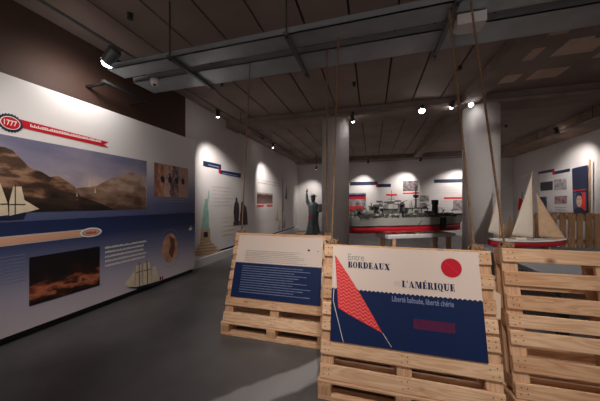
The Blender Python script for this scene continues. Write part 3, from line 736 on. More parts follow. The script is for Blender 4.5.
b = fw_board('wall_bar', 'long thin red bar on the far wall above the bow photograph', 'wall graphic', (455, 198)); frect(b, 'bar', 444, 197.2, 467, 198.8, M['coral'])
b = fw_board('wall_bar', 'short red bar on the far wall between the poster and the mast', 'wall graphic', (391, 195)); frect(b, 'bar', 386, 194, 397, 195.6, M['coral'])
b = fw_board('wall_text', 'faint text lines on the far wall left of the mast', 'wall text', (380, 200))
b.bars('text_line', b.px(370, 190)[0], b.px(383, 190)[0], b.px(370, 192)[1], b.px(370, 206)[1], 6, M['faint'], .003, .25)
b = fw_board('wall_text', 'faint text lines on the far wall under the long red bar', 'wall text', (440, 200))
b.bars('text_line', b.px(438, 190)[0], b.px(451, 190)[0], b.px(440, 200)[1], b.px(440, 214)[1], 5, M['faint'], .003, .25)
b.bars('text_line', b.px(436, 190)[0], b.px(465, 190)[0], b.px(440, 186)[1], b.px(440, 194)[1], 3, M['faint'], .003, .25)
# far wall seen past the right of the column: small red and blue things
# ------------------------------------------------------------ right wall display
b = rw_board('display_board', 'white display board with four pictures on the right wall', 'display panel', (541, 215))
white = mat('display_white', (226, 222, 222), .5)
q = b.pts([(540.5, 171), (575.5, 167.5), (577.5, 212), (540.5, 212)])
b.poly('sheet', q, white, .0, .03)
b.ppoly('ribbon', [(539.5, 171.8), (555.5, 168.6), (555.5, 171.6), (539.5, 174.2)], M['navydark'], .034)
b.ppoly('ribbon', [(555, 171.5), (571.5, 168.2), (571.5, 171.4), (555, 174.6)], M['navydark'], .034)
b.ppoly('fold', [(553.8, 170), (556, 169.6), (556, 174.4), (553.8, 174.6)], M['red'], .038)
b.ppoly('picture', [(541.5, 182.5), (554, 181), (554, 190), (541.5, 191)], ramp_mat('bw_photo', [(0, (60, 58, 66)), (.5, (110, 108, 116)), (1, (60, 58, 66))], 'Y', .3, .6, .8, 5), .034)
b.ppoly('picture', [(555.5, 179.5), (568, 178.5), (568, 189.5), (555.5, 190.3)], mat('ship_photo', (170, 164, 164), .6, noise=.5, scale=9), .034)
b.ppoly('picture', [(541, 197), (548, 196.5), (548, 211), (541, 211)], mat('navy_photo', (52, 64, 100), .6, noise=.5, scale=7), .034)
b.ppoly('picture', [(556, 196.5), (568.5, 195.5), (568.5, 203.5), (556, 204)], mat('red_photo', (160, 120, 126), .6, noise=.6, scale=9), .034)
b.bars('caption', b.px(556, 207)[0], b.px(568, 207)[0], b.px(556, 206)[1], b.px(556, 211)[1], 2, M['greytxt'], .034, .3)
b = rw_board('portrait_poster', 'navy banner with a red and blue face poster on the right wall', 'poster', (580, 212))
b.ppoly('banner', [(574.5, 168.5), (589.5, 165), (590.5, 212), (576, 212)], M['navydark'], .034, .03)
b.ppoly('poster_sheet', [(576.5, 193), (589.5, 191.5), (590, 211), (577, 211.5)], mat('poster_blue', (70, 92, 120), .6), .066)
b.ppoly('poster_red', [(583.5, 193), (588.8, 192.6), (589, 210.5), (583.5, 211)], M['coral'], .07)
b.ppoly('banner_line', [(576, 190.6), (589.6, 188.8), (589.6, 189.6), (576, 191.4)], M['coral'], .07)
c = b.px(582.5, 200.5)
b.poly('face', ring(c[0], c[1], .1, .2, 24), mat('face_print', (214, 178, 156), .6), .074, .002)
b.poly('hair', [(c[0] - .11, c[1] + .02), (c[0] - .1, c[1] + .2), (c[0], c[1] + .25), (c[0] + .1, c[1] + .2), (c[0] + .11, c[1] + .02), (c[0] + .07, c[1] + .13), (c[0] - .06, c[1] + .14)], M['navydark'], .077, .002)
b.poly('shoulders', [(c[0] - .22, c[1] - .4), (c[0] + .22, c[1] - .4), (c[0] + .15, c[1] - .24), (c[0], c[1] - .18), (c[0] - .15, c[1] - .24)], M['navydark'], .077, .002)
for dx in (-.04, .04): b.poly('eye', ring(c[0] + dx, c[1] + .04, .022, .012, 8), M['navydark'], .077, .002)
b.poly('mouth', ring(c[0], c[1] - .1, .03, .01, 8), M['red'], .077, .002)
p = atx(589.7, 165, XR - .1)
mb = MB(); mb.tube((p.x, p.y, 0), (p.x, p.y, p.z + .15), .02, M['old']); tag(mb.build('banner_pole'), 'thin wooden pole standing at the right edge of the navy banner', 'pole')
# dark low cabinet behind the slats at right edge
# ------------------------------------------------------------ track lights
def spot_fixture(name, label, p, target, on=True, r=.045, ln=.13, energy=60, size=55, blend=.7, mount=None, color=(1, .93, .88), body='darksteel', dome=True):
    p = Vector(p); d = (Vector(target) - p).normalized()
    root = empty(name, label, 'spotlight', 'track spotlights', loc=p)
    mb = MB(); mb.tube(-d * ln, d * .0, r, M[body], seg=24, cap=False); mb.tube(-d * ln, -d * (ln + .004), r, M[body], seg=24); mb.tube(-d * .015, -d * .012, r * .98, M['lens'] if on else M['black'], seg=24); mb.ellip(d * (.004 if dome else -.04), (r * .8, r * .8, r * .8 if dome else .01), M['lens'] if on and dome else M['black'])
    mb.tube(-d * .004, d * .004, r * 1.06, M[body], seg=24, cap=False)
    mb.build('lamp_head', root)
    top = (mount if mount is not None else p + Vector((0, 0, .2))) - p
    mb = MB(); mb.tube(-d * ln * .55, top, .01, M[body]); mb.box(top.x - .03, top.x + .03, top.y - .06, top.y + .06, top.z - .03, top.z, M[body], .004); mb.build('bracket', root)
    if on:
        ld = bpy.data.lights.new('bulb', 'SPOT'); ld.energy = energy; ld.spot_size = math.radians(size); ld.spot_blend = blend; ld.shadow_soft_size = r * .9; ld.color = color
        lo = bpy.data.objects.new('bulb', ld); C.objects.link(lo); lo.parent = root
        lo.location = d * (r + .02); lo.rotation_euler = d.to_track_quat('-Z', 'Y').to_euler()
    return root
def track(a, b_, label):
    a = Vector(a); b_ = Vector(b_); r = empty('light_track', label, 'light track', loc=a)
    mb = MB(); d = b_ - a
    if abs(d.x) > abs(d.y): mb.box(0, d.x, -.018, .018, 0, .035, M['track'])
    else: mb.box(-.018, .018, 0, d.y, 0, .035, M['track'])
    mb.build('rail', r)
    n = max(2, int(d.length / 2)); 
    for i in range(n + 1):
        q = d * (.03 + .94 * i / n); zt = ZC - a.z
        if abs(d.x) > abs(d.y) and 5.6 < a.y < 6.0: continue
        mb = MB(); mb.tube((q.x, q.y, .035), (q.x, q.y, zt), .006, M['darksteel']); mb.build('drop_rod', r)
ZT = 3.42
XT = atz(143, 65, ZT).x
track((XT, YB + .3, ZT), (XT, 11.8, ZT), 'long black light track along the left wall')
track((XL + .4, 5.9, 3.56), (4.9, 5.9, 3.56), 'light track fixed along the front face of the cross beam')
track((-2.5, 11.9, 3.45), (4.9, 11.9, 3.45), 'light track in front of the far wall')
track((4.85, 3.0, 3.38), (4.85, 11.7, 3.38), 'light track along the right wall')
track((-2.6, .2, 3.4), (3.6, .2, 3.4), 'light track over the camera side of the room')
def on_track(px, py, **k): return atz(px, py, k['z'])
p = Vector((XT + .0, atx(107, 62, XT).y, 0)); p.z = atx(107, 62, XT).z
spot_fixture('track_spotlight', 'large lit cylinder spotlight at upper left above the printed panel', p, (p.x - .5, p.y + .02, p.z - .42), r=.07, ln=.18, energy=14, size=150, blend=1, mount=Vector((XT, p.y + .1, ZT)), body='steel')
for (x, on, tgt, lab, en) in ((218, True, None, 'lit spotlight near the end of the brown wall, aimed at the title ribbon', 95), (263, True, None, 'dark spotlight on left track, nearer of the pair past the beam end', 70),
                              (273, True, None, 'spotlight on left track, farther of the pair past the beam end', 120), (312, True, None, 'small lit spotlight above the statue', 55)):
    y = {218: 116, 263: 139, 273: 147, 312: 166}[x]
    p = atx(x, y, XT)
    if x == 312: p = atx(316, 169, -2.6)
    tg = (XL, p.y + 1.2, 1.6) if x != 312 else (-3.2, YF, 1.6)
    if x == 263: tg = (-1.95, 8.1, 1.2)
    spot_fixture('track_spotlight', lab, p, tg, on=on, energy=en, size=72 if x != 263 else 34, dome=x != 263, blend=1, r=.038, mount=Vector((p.x, p.y, ZT if x != 312 else ZC)))
p = atx(219, 116, XT)
def lamp_b(px, py, Y, tgt, lab, **k):
    p = aty(px, py, Y); spot_fixture('track_spotlight', lab, p, tgt, mount=Vector((p.x, Y, 3.56 if Y < 7 else (3.45 if Y > 11 else 3.56))), **k)
lamp_b(353, 121, 5.9, (.1, 7.6, .7), 'lit spotlight on the beam beside the left column', energy=95, size=38)
lamp_b(422, 111, 5.9, (1.0, 3.2, .2), 'bright spotlight mid beam shining towards the camera', r=.06, energy=60, size=60)
lamp_b(451.5, 107, 5.9, (.7, 7.6, .7), 'lit spotlight on beam, left of the pair near the right column', energy=130, size=38)
lamp_b(471, 105, 5.9, (1.9, 3.9, .8), 'lit spotlight on beam, right of the pair near the right column', energy=30, size=60)
lamp_b(368, 163, 11.9, (-.5, YF, 1.9), 'small dark spotlight in front of the far wall, left one', energy=80, size=70, blend=1, dome=False)
lamp_b(420, 161, 11.9, (1.3, YF, 2.0), 'small dark spotlight in front of the far wall above the mast', energy=105, size=70, blend=1, dome=False)
spot_fixture('track_spotlight', 'far wall spotlight hidden behind the right column', (4.1, 11.9, 3.3), (3.5, YF, 1.9), energy=110, size=80, blend=1, mount=Vector((4.1, 11.9, 3.45)))
p = atx(557, 132, 4.85)
spot_fixture('track_spotlight', 'lit spotlight on the right wall track under the brown beam', p, (XR, p.y + .9, 2.1), energy=80, size=80, blend=1, mount=Vector((4.85, p.y, 3.38)))
# the row of spotlights behind the camera that light the signs
for i, (X, tg, en) in enumerate(((-2.0, (-3.6, 1.9, 1.4), 80), (-.9, (-1.2, 2.6, .7), 75), (.2, (.25, 2.0, .75), 70), (1.6, (1.6, 2.0, .7), 40), (3.0, (2.9, 4.9, 1.1), 170))):
    spot_fixture('track_spotlight', 'spotlight on the track over the camera, ' + ['over the printed panel end', 'aimed at the text sign', 'aimed at the red sail sign', 'aimed at the bare pallet', 'aimed at the sailing boat'][i], (X, .2, 3.25), tg, energy=en, size=60, blend=1, mount=Vector((X, .2, 3.4)), color=(1, .93, .87))
# security dome, white box, sprinklers
p = atz(155, 84, 3.03)
r = empty('security_camera', 'white security camera dome under the trays at left', 'camera', loc=p)
mb = MB(); mb.tube((0, 0, .02), (0, 0, .06), .055, M['white'], seg=24); mb.build('base', r)
mb = MB(); mb.ellip((0, 0, .02), (.052, .052, .055), M['white']); mb.build('dome', r)
mb = MB(); mb.ellip((.012, -.02, -.018), (.02, .02, .018), M['black']); mb.build('lens', r)
p = atz(469, 28, 3.0)
r = empty('junction_box', 'white wedge shaped box under the trays at upper right', 'box', loc=p)
mb = MB(); mb.prism([(-.11, -.07), (.11, -.07), (.11, .08), (-.06, .08), (-.11, .04)], 0, .09, M['white']); mb.build('housing', r)
for (x, y, lab) in ((130, 16, 'upper left above the big lamp'), (222, 84, 'left of the leftmost rope'), (354, 84, 'between the middle ropes'), (460, 68, 'beside the paired ropes'), (506, 126, 'right of the right column')):
    p = atz(x, y, ZC - .03); mb = MB(); mb.tube((0, 0, -.02), (0, 0, .028), .022, M['black'], .03); mb.tube((0, 0, -.035), (0, 0, -.02), .03, M['black'])
    o = mb.build('sprinkler'); o.location = p; tag(o, 'small black ceiling sprinkler, ' + lab, 'sprinkler', 'ceiling sprinklers')

# ------------------------------------------------------------ statue on its pallet base
sp = atd(313, 232, 8.2)
pr = deepcopy(proto); place(pr, (sp.x - .75, sp.y - .45, .144), 0.0, 0, 'pine pallet on the floor, lowest under the dark statue', 'pallets under the statue', flat=True)
pr = deepcopy(proto); place(pr, (sp.x - .75, sp.y - .45, .289), 0.0, 0, 'pine pallet in the middle of the stack under the dark statue', 'pallets under the statue', flat=True)
pr = deepcopy(proto); place(pr, (sp.x - .75, sp.y - .45, .434), 0.0, 0, 'pine pallet topmost of the stack under the dark statue', 'pallets under the statue', flat=True)
st = empty('statue', 'dark bronze statue with raised torch standing on stacked pallets', 'statue', loc=(sp.x, sp.y, .435))
st.rotation_euler = (0, 0, YAW * .3); st.scale = (1.08, 1.08, 1.04)
def oval(cx, cy_, z, rx, ry, k=28, fold=0.0, tw=0):
    out = []
    for i in range(k):
        t = 2 * PI * i / k; f = 1 + fold * math.sin(t * 7 + tw)
        out.append((cx + rx * f * math.cos(t), cy_ + ry * f * math.sin(t), z))
    return out
mb = MB()
mb.loft([oval(0, 0, .02, .22, .19, fold=.06), oval(.0, 0, .12, .20, .17, fold=.08), oval(.0, 0, .3, .165, .15, fold=.08, tw=.4), oval(.01, 0, .5, .15, .14, fold=.07, tw=.9), oval(.02, 0, .66, .155, .14, fold=.05, tw=1.2),
         oval(.02, 0, .8, .165, .13, fold=.04, tw=1.5), oval(.02, 0, .92, .175, .12), oval(.01, 0, .98, .13, .1), oval(.01, 0, 1.01, .055, .055), oval(.01, -.01, 1.07, .045, .05)], M['bronze'])
mb.ellip((.01, -.02, 1.12), (.068, .08, .095), M['bronze']); mb.ellip((.01, -.1, 1.11), (.014, .018, .022), M['bronze'])
mb.path([(-.12, 0, .93), (-.17, 0, 1.03), (-.185, -.01, 1.15), (-.19, -.01, 1.29)], [.06, .055, .042, .03], M['bronze'], seg=12)
mb.path([(.16, 0, .93), (.22, -.03, .82), (.24, -.1, .74), (.16, -.15, .73)], [.06, .052, .045, .032], M['bronze'], seg=12)
body = mb.build('body', st)
rm = body.modifiers.new('Remesh', 'REMESH'); rm.mode = 'VOXEL'; rm.voxel_size = .012; rm.use_smooth_shade = True
mb = MB(); mb.tube((-.19, -.01, 1.27), (-.192, -.01, 1.36), .016, M['bronze'], .026); mb.tube((-.192, -.01, 1.36), (-.192, -.01, 1.375), .045, M['bronze']); mb.build('torch', st)
mb = MB(); mb.ellip((-.192, -.01, 1.405), (.03, .03, .045), mat('flame_gilt', (226, 206, 180), .4)); mb.build('torch_flame', st)
mb = MB()
for i in range(7):
    t = PI * (.1 + .8 * i / 6); mb.tube((.01 + .06 * math.cos(t), -.02, 1.16 + .05 * math.sin(t)), (.01 + .15 * math.cos(t), -.03, 1.17 + .13 * math.sin(t)), .01, M['bronze'], .003, seg=8)
mb.tube((.01, -.1, 1.15), (.01, .05, 1.2), .062, M['bronze'], .07, seg=20); mb.build('crown', st)
mb = MB(); mb.box(-.07, .07, -.015, .015, -.11, .11, M['bronze'], .006, T=Matrix.Translation((.245, -.12, .84)) @ Matrix.Rotation(.45, 4, 'Y')); mb.build('tablet', st)
mb = MB(); mb.box(-.24, .24, -.2, .2, 0, .022, M['bronze'], .005); mb.build('base', st)
mb = MB(); mb.slab([(-.12, -.18, .55), (-.02, -.185, .62), (.01, -.185, .56), (-.1, -.185, .48)], (0, -1, 0), .01, M['red']); mb.build('red_sash', st)
p = atd(320, 234.5, 7.75); mb = MB(); mb.box(-.07, .07, -.05, .05, 0, .1, M['red'], .01); mb.box(-.06, .06, -.052, -.05, .03, .07, M['pale']); o = mb.build('red_box'); o.location = (p.x, p.y + .02, .435)
tag(o, 'small red box on the pallet at the statue foot', 'box')
# far left low timber crates beside the statue (light wood edge)
# ------------------------------------------------------------ warship model
d0, d1 = 6.85, 7.75
A = atd(352, 203, d0); B = atd(460, 203, d1)
ax = (B - A); ax.z = 0; Lv = ax.length; ang = math.atan2(ax.y, ax.x)
zk = .606 + .02
sh = empty('model_warship', 'large grey model warship with red lower hull and dark masts', 'model ship')
bow = B.copy(); bow.z = zk
sh.matrix_world = Matrix.Translation(bow) @ Matrix.Rotation(ang, 4, 'Z')
# local x: 0 at the bow waterline, negative aft
LS = 3.75
def hullring(x, zt, hw, bow_k, zb, k=10):
    # half section list from deck port to keel to deck starboard
    pts = []
    for i in range(k + 1):
        t = i / k; a = PI * t
        yy = -math.cos(a); zz = -math.sin(a)
        yy = math.copysign(abs(yy) ** .45, yy); zz = -abs(zz) ** .55
        pts.append((x, yy * hw, zb + (zt - zb) * (1 + zz)))
    return pts
secs = [(-LS, .17, .02), (-LS + .3, .24, 0), (-2.6, .27, 0), (-1.6, .27, 0), (-.9, .24, 0), (-.45, .15, 0), (-.15, .06, .0), (0, .012, .02)]
wl = .205
mb = MB(); mb.loft([hullring(x, wl, hw * .97, 0, zb) for x, hw, zb in secs], M['hullred']); mb.build('lower_hull', sh)
def ztop(x): return .43 + max(0, (x + .9) / .9) ** 1.6 * .06
mb = MB()
R = []
for x, hw, zb in secs:
    flare = 1.0 + max(0, (x + 1.0)) * .5; zt = ztop(x); xo = x + max(0, (x + .3) / .3) * .2
    R.append([(x, -hw, wl), (xo, -hw * flare, zt), (xo, hw * flare, zt), (x, hw, wl)])
mb.loft(R, M['hullgrey'], smooth=False); mb.build('upper_hull', sh)
mb = MB(); 
mb.loft([[(x, -hw * 1.005 - .001, wl - .012), (x, -hw * 1.005 - .001, wl + .012), (x, hw + .002, wl + .012), (x, hw + .002, wl - .012)] for x, hw, zb in secs], M['black'], smooth=False); mb.build('waterline', sh)
dz = .43
def part(name, fn, m='deckgrey'):
    mb = MB(); fn(mb, M[m]); return mb.build(name, sh)
part('bridge', lambda b, m: (b.box(-2.75, -2.2, -.16, .16, dz, dz + .1, M['hullgrey'], .008), b.box(-2.66, -2.3, -.13, .13, dz + .1, dz + .24, m, .008), b.box(-2.58, -2.34, -.1, .1, dz + .24, dz + .38, M['hullgrey'], .008), b.box(-2.7, -2.28, -.15, .15, dz + .235, dz + .25, m), b.box(-2.52, -2.38, -.07, .07, dz + .38, dz + .46, m, .008)))
part('aft_house', lambda b, m: (b.box(-3.4, -2.95, -.15, .15, dz, dz + .12, m, .008), b.box(-3.3, -3.05, -.11, .11, dz + .12, dz + .2, M['hullgrey'], .008)))
part('midship_house', lambda b, m: (b.box(-2.05, -1.45, -.17, .17, dz, dz + .12, m, .008), b.box(-1.95, -1.5, -.12, .12, dz + .12, dz + .26, M['hullgrey'], .008), b.box(-2.0, -1.45, -.14, .14, dz + .255, dz + .268, m)))
part('forward_house', lambda b, m: (b.box(-1.3, -.95, -.15, .15, dz, dz + .1, m, .008), b.box(-1.22, -1.03, -.1, .1, dz + .1, dz + .17, m, .008)))
part('funnel', lambda b, m: (b.tube((-2.05, 0, dz + .1), (-2.08, 0, dz + .36), .09, m, .08, seg=20), b.tube((-2.08, 0, dz + .36), (-2.082, 0, dz + .385), .083, M['black'], seg=20)))
part('aft_funnel', lambda b, m: (b.tube((-2.9, 0, dz), (-2.9, 0, dz + .34), .06, m, .055, seg=16), b.box(-2.97, -2.83, -.06, .06, dz + .3, dz + .36, m, .005)))
def mast(x, h, yards, m_='deckgrey', r=.012):
    def fn(b, m):
        b.tube((x, 0, dz), (x, 0, dz + h), r, m, r * .5)
        for (z, w_) in yards: b.tube((x, -w_, dz + z), (x, w_, dz + z), .007, m); b.tube((x - w_ * .7, 0, dz + z), (x + w_ * .7, 0, dz + z), .007, m)
    return part('mast', fn)
mast(-2.42, .78, [(.4, .12), (.52, .16), (.62, .08)])
mast(-1.6, .92, [(.5, .12), (.72, .1)], r=.028)
part('lattice_tower', lambda b, m: ([b.tube((-.93 + dx, dy, dz), (-.93 + dx * .7, dy * .7, dz + .5), .009, m) for dx in (-.06, .06) for dy in (-.06, .06)] +
     [b.box(-.99, -.87, -.06, .06, dz + z, dz + z + .01, m) for z in (.1, .2, .3, .4)] + [b.box(-1.0, -.86, -.07, .07, dz + .36, dz + .5, m, .01), b.box(-.975, -.885, -.045, .045, dz, dz + .36, m)]), 'black')
part('lookout', lambda b, m: (b.tube((-1.6, 0, dz + .56), (-1.6, 0, dz + .62), .05, m, .085, seg=16), b.box(-1.66, -1.54, -.05, .05, dz + .62, dz + .645, m)), 'black')
def turret(x, z, s=1.0, aim=1):
    def fn(b, m):
        b.tube((x, 0, z), (x, 0, z + .03 * s), .09 * s, m, seg=20)
        b.box(x - .075 * s, x + .07 * s, -.06 * s, .06 * s, z + .03 * s, z + .1 * s, m, .012 * s)
        for yy in (-.025, .025): b.tube((x + .06 * s * aim, yy * s, z + .068 * s), (x + .24 * s * aim, yy * s, z + .09 * s), .009 * s, m)
    return part('gun_turret', fn, 'deckgrey')
for a_ in ((-.5, dz + .015, 1, 1), (-.78, dz + .0, .9, 1), (-3.5, dz, .9, -1), (-1.36, dz + .02, .8, 1), (-2.15, dz + .02, .7, -1)): turret(*a_)
def dish(x, z):
    part('radar_dish', lambda b, m: (b.tube((x, 0, z - .1), (x, 0, z), .008, m), b.box(x - .1, x + .1, -.012, .012, z, z + .05, m, .01)), 'deckgrey')
dish(-2.55, dz + .4); dish(-2.2, dz + .44); dish(-2.8, dz + .42)
rnd = random.Random(5)
for i in range(9):
    x = -3.3 + i * .3
    part('lifeboat', lambda b, m: (b.ellip((x, -.2, dz + .075), (.075, .032, .03), M['hullgrey'] if i % 2 else m), b.box(x - .06, x + .06, -.225, -.18, dz + .03, dz + .045, m), b.tube((x - .05, -.17, dz), (x - .05, -.2, dz + .13), .005, m), b.tube((x + .05, -.17, dz), (x + .05, -.2, dz + .13), .005, m)))
for i in range(98):
    x = rnd.uniform(-3.4, -1.0) if i < 80 else rnd.uniform(-.95, -.35); y = rnd.uniform(-.18, .15); z = dz + (rnd.choice([0, 0, .1, .18]) if x < -1.4 else 0); s_ = rnd.uniform(.018, .045)
    mb = MB(); mm = M['deckgrey'] if rnd.random() < .7 else M['hullgrey']
    if rnd.random() < .5:
        mb.box(x - s_, x + s_, y - s_, y + s_, z, z + s_ * 2.6, mm, .003); mb.build('deck_locker', sh)
    else:
        mb.tube((x, y, z), (x + rnd.uniform(-.07, .07), y, z + rnd.uniform(.1, .34 if x < -1.4 else .14)), .009, mm, seg=6); mb.build('davit', sh)
def rail(b, m):
    pts = []
    n = 46
    for i in range(n):
        x = -LS + .1 + i * (LS - .25) / (n - 1); hw = .27 if x < -1.2 else max(.03, .27 * (1 - ((x + 1.2) / 1.35) ** 2)); z = ztop(x)
        for s_ in (-1, 1): b.tube((x, s_ * hw, z), (x, s_ * hw, z + .05), .003, m, seg=5, cap=False)
        pts.append((x, -hw, z + .05))
    b.path(pts, .003, m, seg=5); b.path([(a_, -c_, e_) for a_, c_, e_ in pts], .003, m, seg=5)
part('deck_rail', rail)
part('crane', lambda b, m: (b.tube((-.72, 0, dz + .02), (-.6, -.02, dz + .22), .012, m), b.path([(-.85, 0, dz + .1), (-.78, 0, dz + .27), (-.66, 0, dz + .24), (-.62, 0, dz + .08)], .012, M['pale'], seg=6), b.tube((-1.75, -.27, .2), (-1.62, -.27, .34), .012, m)))
part('bow_bulwark', lambda b, m: b.loft([[(x, -h_, z), (x, -h_, z + .035), (x, h_, z + .035), (x, h_, z)] for x, h_, z in ((-.5, .19, .455), (-.2, .13, .475), (0, .07, .485), (.19, .012, .49))], m, smooth=False), 'deckgrey')
for x0, x1, zz, hh, nm in ((-3.05, -2.75, .1, .2, 'gun_platform'), (-1.5, -1.3, 0, .24, 'gun_platform'), (-2.24, -2.1, .1, .26, 'gun_platform'), (-3.62, -3.42, .03, .16, 'gun_platform')):
    part(nm, lambda b, m: ([b.tube((x, y, dz), (x, y, dz + zz + hh), .012, m, seg=6) for x in (x0, x1) for y in (-.12, .12)], b.box(x0 - .03, x1 + .03, -.15, .15, dz + zz + hh, dz + zz + hh + .02, m), b.box(x0 + .03, x1 - .03, -.15, -.12, dz + zz + hh + .02, dz + zz + hh + .07, m), b.tube(((x0 + x1) / 2, -.1, dz + zz + hh + .06), ((x0 + x1) / 2 + .16, -.14, dz + zz + hh + .12), .01, m)))
for i in range(14):
    x = -3.5 + i * .19
    part('side_gun', lambda b, m: (b.tube((x, -.235, dz), (x, -.235, dz + .05), .03, m, seg=10), b.box(x - .03, x + .03, -.26, -.21, dz + .04, dz + .085, m, .004), b.tube((x, -.25, dz + .07), (x + .08, -.29, dz + .13), .008, m, seg=6)))
part('jackstaff', lambda b, m: (b.tube((-.3, 0, dz + .04), (-.3, 0, dz + .22), .006, m), b.box(-.32, -.27, -.003, .003, dz + .17, dz + .21, m)))
part('gangway', lambda b, m: (b.box(-.98, -.86, -.272, -.24, .06, .42, m, .004), b.box(-.84, -.78, -.272, -.22, .1, .42, m, .004)), 'black')
part('stern_rail_house', lambda b, m: b.box(-3.7, -3.5, -.1, .1, dz, dz + .05, m, .006), 'hullgrey')
bb = Board((0, 0, 0), (1, 0, 0), (0, 0, 1), root=sh)
# plinth table for the ship
tb = empty('display_table', 'low white display table under the model warship', 'table')
tb.matrix_world = Matrix.Translation(Vector((bow.x, bow.y, 0))) @ Matrix.Rotation(ang, 4, 'Z')
mb = MB(); mb.box(-2.75, -.5, -.33, .3, .49, .585, M['white'], .006); mb.build('tabletop', tb)
for x in (-2.55, -.7):
    for y in (-.27, .24):
        mb = MB(); mb.box(x - .05, x + .05, y - .05, y + .05, 0, .49, M['wood'], .004); mb.build('leg', tb)
for x in (-2.3, -1.7, -.8):
    mb = MB(); mb.box(x - .04, x + .04, -.16, .16, .585, zk - .001, M['wood'], .004); mb.build('cradle', tb)

# ------------------------------------------------------------ sailing boat on a grey table
dB = 4.0
tl = atd(478, 247, 3.6)
TZ = .728
t2 = empty('display_table', 'long grey textured display table behind the bare pallet at right', 'table', loc=(0, 0, 0))
p0 = atd(484, 246, 3.9)
tx0, tx1, ty0, ty1 = 1.72, 5.3, 3.0, 5.25
mb = MB(); mb.box(tx0, tx1, ty0, ty1, TZ - .05, TZ, M['table'], .006); mb.build('tabletop', t2)
for x in (tx0 + .08, (tx0 + tx1) / 2, tx1 - .08):
    for y in (ty0 + .08, ty1 - .08):
        mb = MB(); mb.box(x - .035, x + .035, y - .035, y + .035, 0, TZ - .05, M['darksteel'], .004); mb.build('leg', t2)
db = 4.0
a_ = atd(488, 203, db); b_ = atd(566, 203, db); ax = b_ - a_; ax.z = 0; LB_ = ax.length; ang2 = math.atan2(ax.y, ax.x)
bt = empty('model_sailboat', 'two-masted model sailing boat with white and tan sails and red hull', 'model boat')
bt.matrix_world = Matrix.Translation(Vector((a_.x, a_.y, TZ + .0))) @ Matrix.Rotation(ang2, 4, 'Z')
u = LB_ / 78.0   # length of one photo pixel at the boat
def bz(y): return H - (y - 203) * db / F - TZ
def hx(x): return (x - 488) * u
def bsec(x, hw, zt, zb, k=10):
    pts = []
    for i in range(k + 1):
        a = PI * i / k; pts.append((x, -math.cos(a) * hw, zt - (zt - zb) * math.sin(a) ** .8))
    return pts
deck = bz(239.5)
mb = MB(); mb.loft([bsec(hx(489), .03, deck + .008, .06), bsec(hx(493), .07, deck, .04), bsec(hx(505), .11, deck - .008, .03), bsec(hx(525), .125, deck - .012, .03), bsec(hx(545), .1, deck - .008, .035), bsec(hx(558), .045, deck, .05), bsec(hx(566), .006, deck + .008, .08)], M['hullred']); mb.build('hull', bt)
cr = [(hx(489), .034, deck + .008), (hx(493), .074, deck), (hx(505), .114, deck - .008), (hx(525), .129, deck - .012), (hx(545), .104, deck - .008), (hx(558), .049, deck), (hx(566), .01, deck + .008)]
mb = MB(); mb.loft([[(x, -h_, z - .012), (x, -h_, z + .012), (x, h_, z + .012), (x, h_, z - .012)] for x, h_, z in cr], M['tablewhite'], smooth=False); mb.build('deck', bt)
mb = MB(); mb.loft([[(x, -h_ - .002, z - .024), (x, -h_ - .002, z - .012), (x, h_ + .002, z - .012), (x, h_ + .002, z - .024)] for x, h_, z in cr], M['black'], smooth=False); mb.build('wale', bt)
mb = MB(); mb.box(hx(513), hx(524), -.05, .05, deck + .0, deck + .035, M['sail'], .006); mb.build('cabin', bt)
mb = MB(); mb.tube((hx(533.5), 0, 0.05), (hx(532), 0, bz(171.5)), .009, M['old'], .005); mb.build('main_mast', bt)
mb = MB(); mb.tube((hx(499.8), 0, .05), (hx(498.6), 0, bz(190)), .007, M['old'], .004); mb.build('mizzen_mast', bt)
mb = MB(); mb.tube((hx(510), 0, bz(236.6)), (hx(533.5), 0, bz(238)), .006, M['old']); mb.build('boom', bt)
mb = MB(); mb.tube((hx(556), 0, deck + .01), (hx(572), 0, deck + .03), .006, M['old'], .004); mb.build('bowsprit', bt)
def sailmesh(name, P3, m, belly=.05, n=14):
    """curved triangular sail between three corners"""
    a, b2, c = [Vector(p) for p in P3]; mb = MB(); g = {}; i_ = mb.mi(m)
    nn = (b2 - a).cross(c - a).normalized()
    for i in range(n + 1):
        for j in range(n + 1 - i):
            s_, t_ = i / n, j / n; r_ = 1 - s_ - t_
            p = a * r_ + b2 * s_ + c * t_ + nn * belly * (27 * r_ * s_ * t_) * .6
            g[i, j] = mb.b.verts.new(p)
    for i in range(n):
        for j in range(n - i):
            f = mb.b.faces.new((g[i, j], g[i + 1, j], g[i, j + 1])); f.smooth = True
            if j < n - i - 1:
                f = mb.b.faces.new((g[i + 1, j], g[i + 1, j + 1], g[i, j + 1])); f.smooth = True
    o = mb.build(name, bt); md = o.modifiers.new('Solidify', 'SOLIDIFY'); md.thickness = .003; return o
sailmesh('main_sail', [(hx(532), 0, bz(174)), (hx(510), -.03, bz(235)), (hx(533.5), 0, bz(237.6))], M['sail'])
sailmesh('jib', [(hx(536.5), 0, bz(193)), (hx(540), .02, bz(236.5)), (hx(566), 0, bz(240))], M['tan'])
sailmesh('mizzen_sail', [(hx(498.6), 0, bz(192)), (hx(486.5), -.03, bz(232)), (hx(499.6), 0, bz(235))], M['sail'])
mb = MB()
for a2, b2 in (((532, 172), (566, 239)), ((532, 172), (498.6, 191)), ((532, 172), (520, 240)), ((498.6, 191), (489, 238)), ((532, 172), (545, 239))):
    mb.tube((hx(a2[0]), 0, bz(a2[1])), (hx(b2[0]), 0, bz(b2[1])), .0018, M['greytxt'], seg=5)
mb.build('rigging', bt)
for x in (505, 545):
    mb = MB(); mb.box(hx(x) - .012, hx(x) + .012, -.08, .08, 0, .05, M['old'], .003); mb.build('cradle', bt)
mb = MB()
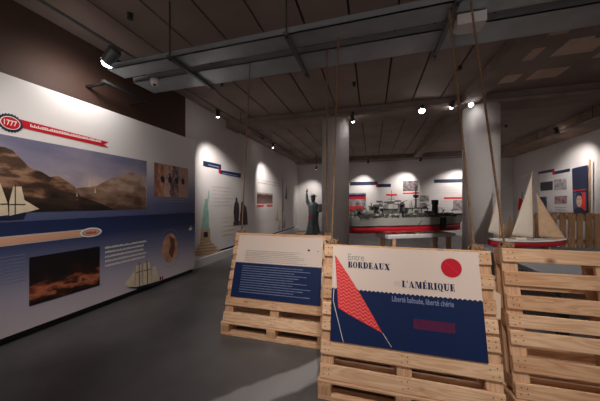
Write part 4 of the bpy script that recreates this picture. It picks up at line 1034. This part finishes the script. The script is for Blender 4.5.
mb.path([(hx(490), -.05, deck), (hx(490), -.05, deck + .055), (hx(497), -.09, deck + .055), (hx(503), -.11, deck + .055), (hx(503), -.11, deck)], .003, M['steel'], seg=6)
mb.build('stern_rail', bt)
# smaller boat model standing on the same table behind the white mainsail
p = atd(508, 240, 4.25)
r = empty('small_model_boat', 'small beige model boat with a red flag, half hidden behind the white mainsail', 'model boat', loc=(p.x, p.y, TZ))
mb = MB(); mb.loft([bsec(-.2, .01, .09, .06), bsec(-.1, .05, .08, .0), bsec(.1, .05, .08, .0), bsec(.22, .008, .1, .06)], M['old']); mb.build('hull', r)
for x, hh in ((-.09, .42), (.03, .5)):
    mb = MB(); mb.tube((x, 0, .05), (x, 0, hh), .006, M['old']); mb.build('mast', r)
    mb = MB(); mb.slab([(x - .07, -.012, .14), (x + .05, -.012, .14), (x + .035, -.03, hh - .06), (x - .04, -.03, hh - .05)], (0, -1, 0), .004, M['tan']); mb.build('sail', r)
mb = MB(); mb.tube((.16, 0, .05), (.2, 0, .92), .007, M['black']); mb.build('flag_pole', r)
mb = MB(); mb.slab([(.13, -.012, .62), (.19, -.012, .6), (.2, -.012, .78), (.15, -.012, .82)], (0, -1, 0), .02, M['red']); mb.build('flag', r)

# ------------------------------------------------------------ slatted pallet fence at the back right
def up_pallet(X, Y, phi, label):
    r = empty('upright_pallet', label, 'pallet', 'upright slatted pallets at back right')
    r.matrix_world = Matrix.Translation(Vector((X, Y, 0))) @ Matrix.Rotation(phi, 4, 'Z')
    rnd = random.Random(int(X * 10))
    n = 8
    for i in range(n):
        x = i * 1.2 / n + .02; ww_ = .108 + rnd.uniform(-.015, .015)
        mb = MB(); mb.box(x, x + ww_, 0, .022, 0, 1.24 + rnd.uniform(-.012, .012), M['old'], .004); mb.build('slat', r)
    for z in (.06, .58, 1.1):
        mb = MB(); mb.box(0, 1.2, .0225, .046, z, z + .09, M['old'], .003); mb.build('rail', r)
        for x in (0, .55, 1.1):
            mb = MB(); mb.box(x, x + .1, .0465, .11, z, z + .09, M['old'], .003); mb.build('block', r)
YS = 6.9
xs = aty(534, 211, YS).x
for i, lab in enumerate(('upright slatted pallet at back right, directly behind the tan sail', 'upright slatted pallet at back right, next to the one behind the tan sail', 'upright slatted pallet at the right edge of the photo', 'upright slatted pallet beyond the right edge of the row')):
    if xs + i * 1.22 + 1.2 < 5.75: up_pallet(xs + i * 1.22, YS, 0, lab)
